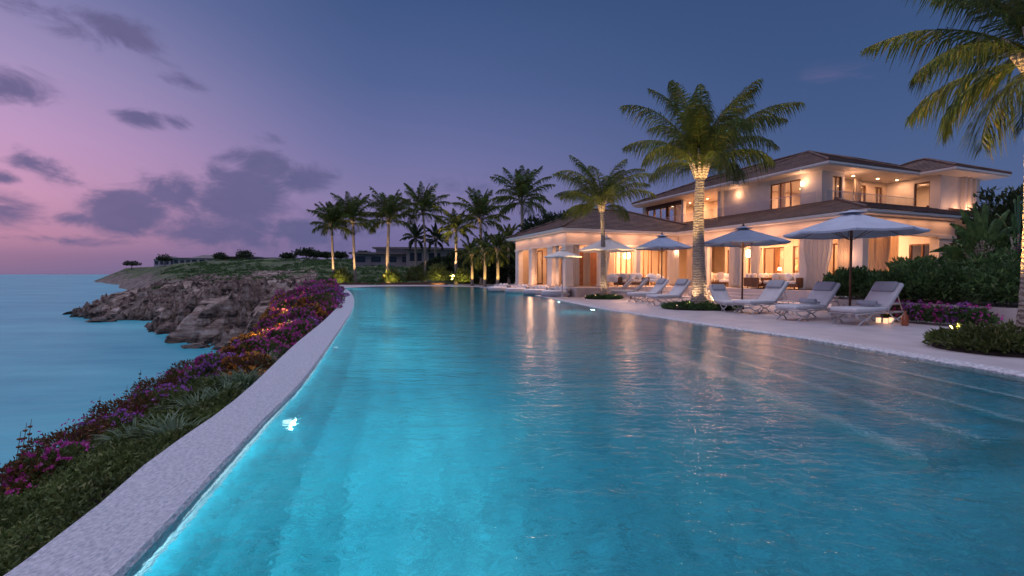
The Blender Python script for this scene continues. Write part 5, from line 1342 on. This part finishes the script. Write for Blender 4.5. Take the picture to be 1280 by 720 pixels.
# rounded daybeds by the far deck
def daybed():
    t=thing('daybed','x','daybed',(0,0,0),0,'curved daybeds by the arcade wing')
    m=MB(); m.lathe([(1.1,.0),(1.25,.08),(1.3,.30),(1.22,.36)],28); m.build('base',cloth_grey,t,True)
    m=MB(); m.lathe([(1.16,.36),(1.2,.42),(1.12,.54),(.9,.56)],28); m.build('mattress',cloth,t,True)
    vs=[];fs=[]
    for k in range(15):
        a=math.pi*(.05+.9*k/14)
        for rr,zz in ((1.22,.38),(1.28,.72),(1.16,.78),(1.06,.5)): vs.append((rr*math.cos(a),rr*math.sin(a),zz))
    for k in range(14):
        for j in range(4): fs.append((k*4+j,k*4+(j+1)%4,(k+1)*4+(j+1)%4,(k+1)*4+j))
    m=MB(); m.add(vs,fs+[(0,1,2,3),(59,58,57,56)]); m.build('backrest',cloth_grey,t,True)
    for x in (-.4,.15,.6):
        m=MB(); m.blob((x,.62,.72),(.26,.12,.2),x*5,.1); m.build('pillow',cloth,t,True)
    return t
db=daybed()
for i,(px,py,s_,lb) in enumerate(((672,363,1.15,'curved grey daybed before the corner of the arcade wing'),(652,360.5,1.15,'curved grey daybed before the lit side arch'),(626,358.6,1.3,'curved grey daybed left of the arcade wing'),(604,357.6,1.2,'curved grey daybed farthest left, by the broad palm'))):
    place(db,H(-9.55-.12*i,(9.9,12.6,15.8,19.5)[i],.1),HA-1.2,lb,i==0,.72)
# umbrellas
def umbrella(name,label,x,y,zt_,ze,rad,mt,pole,square=False,rot=0):
    t=thing(name,label,'umbrella',(x,y,.1),rot,'large umbrellas along the deck'); h=zt_-.1; e=ze-.1
    m=MB(); m.tube([(0,0,.06),(0,0,h+.02)],.035,10); m.build('pole',pole,t,True)
    m=MB(); m.lathe([(.34,0),(.34,.05),(.3,.07),(.06,.075),(.055,.3)],20); m.build('base',metal_w,t)
    n=8; vs=[(0,0,h)];fs=[]; rings=7
    for j in range(1,rings+1):
        f=j/rings; 
        for i in range(n*4):
            a=2*math.pi*i/(n*4); c=(i%4)/4; edge=math.cos(math.pi/n)/math.cos(((i%4)/4-.5)*2*math.pi/n) if i%4 else 1.0
            sag=.02*math.sin(math.pi*c)*f*rad
            vs.append((rad*f*edge*math.cos(a),rad*f*edge*math.sin(a),h-(h-e)*(f**.93)-sag))
    W=n*4
    for i in range(W): fs.append((0,1+i,1+(i+1)%W))
    for j in range(rings-1):
        for i in range(W): a=1+j*W; fs.append((a+i,a+W+i,a+W+(i+1)%W,a+(i+1)%W))
    a=1+(rings-1)*W; b0=len(vs)      # valance
    for i in range(W):
        x_,y_,z_=vs[a+i]; vs.append((x_*1.0,y_*1.0,z_-.06))
    for i in range(W): fs.append((a+i,b0+i,b0+(i+1)%W,a+(i+1)%W))
    m=MB(); m.add(vs,fs); c_=m.build('canopy',mt,t); sdm=c_.modifiers.new('thick','SOLIDIFY'); sdm.thickness=.012
    m=MB(); vs=[(0,0,h+.07)]
    for i in range(16):
        a=2*math.pi*i/16; vs.append((rad*.2*math.cos(a),rad*.2*math.sin(a),h-(h-e)*.13+.03))
    m.add(vs,[(0,1+i,1+(i+1)%16) for i in range(16)]); m.build('vent_cap',mt,c_)
    for i in range(n):
        a=2*math.pi*i/n; m=MB()
        m.tube([(.04*math.cos(a),.04*math.sin(a),h-.1),(rad*.5*math.cos(a),rad*.5*math.sin(a),h-(h-e)*.5**.93-.05),(rad*.985*math.cos(a),rad*.985*math.sin(a),e-.02)],.011,5)
        m.tube([(.05*math.cos(a),.05*math.sin(a),h-(h-e)*1.35),(rad*.5*math.cos(a),rad*.5*math.sin(a),h-(h-e)*.5**.93-.06)],.009,5)
        m.build('rib',pole,t)
    m=MB(); m.lathe([(.05,0),(.05,.06),(.02,.10),(.03,.14),(.0,.17)],10,(0,0,h+.04)); m.build('finial',pole,t)
umbrella('umbrella','biggest pale grey umbrella above the nearest loungers',PX(1063,14),14,3.42,2.78,1.8,canvas_g,wood,rot=.2)
umbrella('umbrella','blue grey umbrella in the middle, between the large palm and the wide curtain',PX(928,19),19,3.45,2.82,1.72,canvas_b,wood,rot=.1)
umbrella('umbrella','small blue grey umbrella left of the large palm trunk',PX(827,26),26,3.72,3.02,1.6,canvas_b,wood,rot=.3)
umbrella('umbrella','cream umbrella right behind the medium palm trunk',PX(758,27.3),27.3,3.72,2.95,1.75,canvas_c,metal_w,rot=.15)
umbrella('umbrella','low cream umbrella left of the medium palm',PX(703,26.8),26.8,2.95,2.55,1.15,canvas_c,metal_w,rot=.4)

# ------------------------------------------------------------------ render settings
sc.view_settings.view_transform='Standard'; sc.view_settings.look='None'; sc.view_settings.gamma=1; sc.view_settings.exposure=.4
cy=sc.cycles; cy.use_denoising=True
try: cy.denoiser='OPENIMAGEDENOISE'; cy.denoising_input_passes='RGB_ALBEDO_NORMAL'
except Exception: pass
cy.max_bounces=8; cy.diffuse_bounces=3; cy.glossy_bounces=3; cy.transmission_bounces=5; cy.transparent_max_bounces=10
cy.caustics_reflective=False; cy.caustics_refractive=True; cy.sample_clamp_indirect=4; cy.sample_clamp_direct=0; cy.use_light_tree=True
cy.use_adaptive_sampling=True; cy.adaptive_threshold=.02; cy.blur_glossy=.5
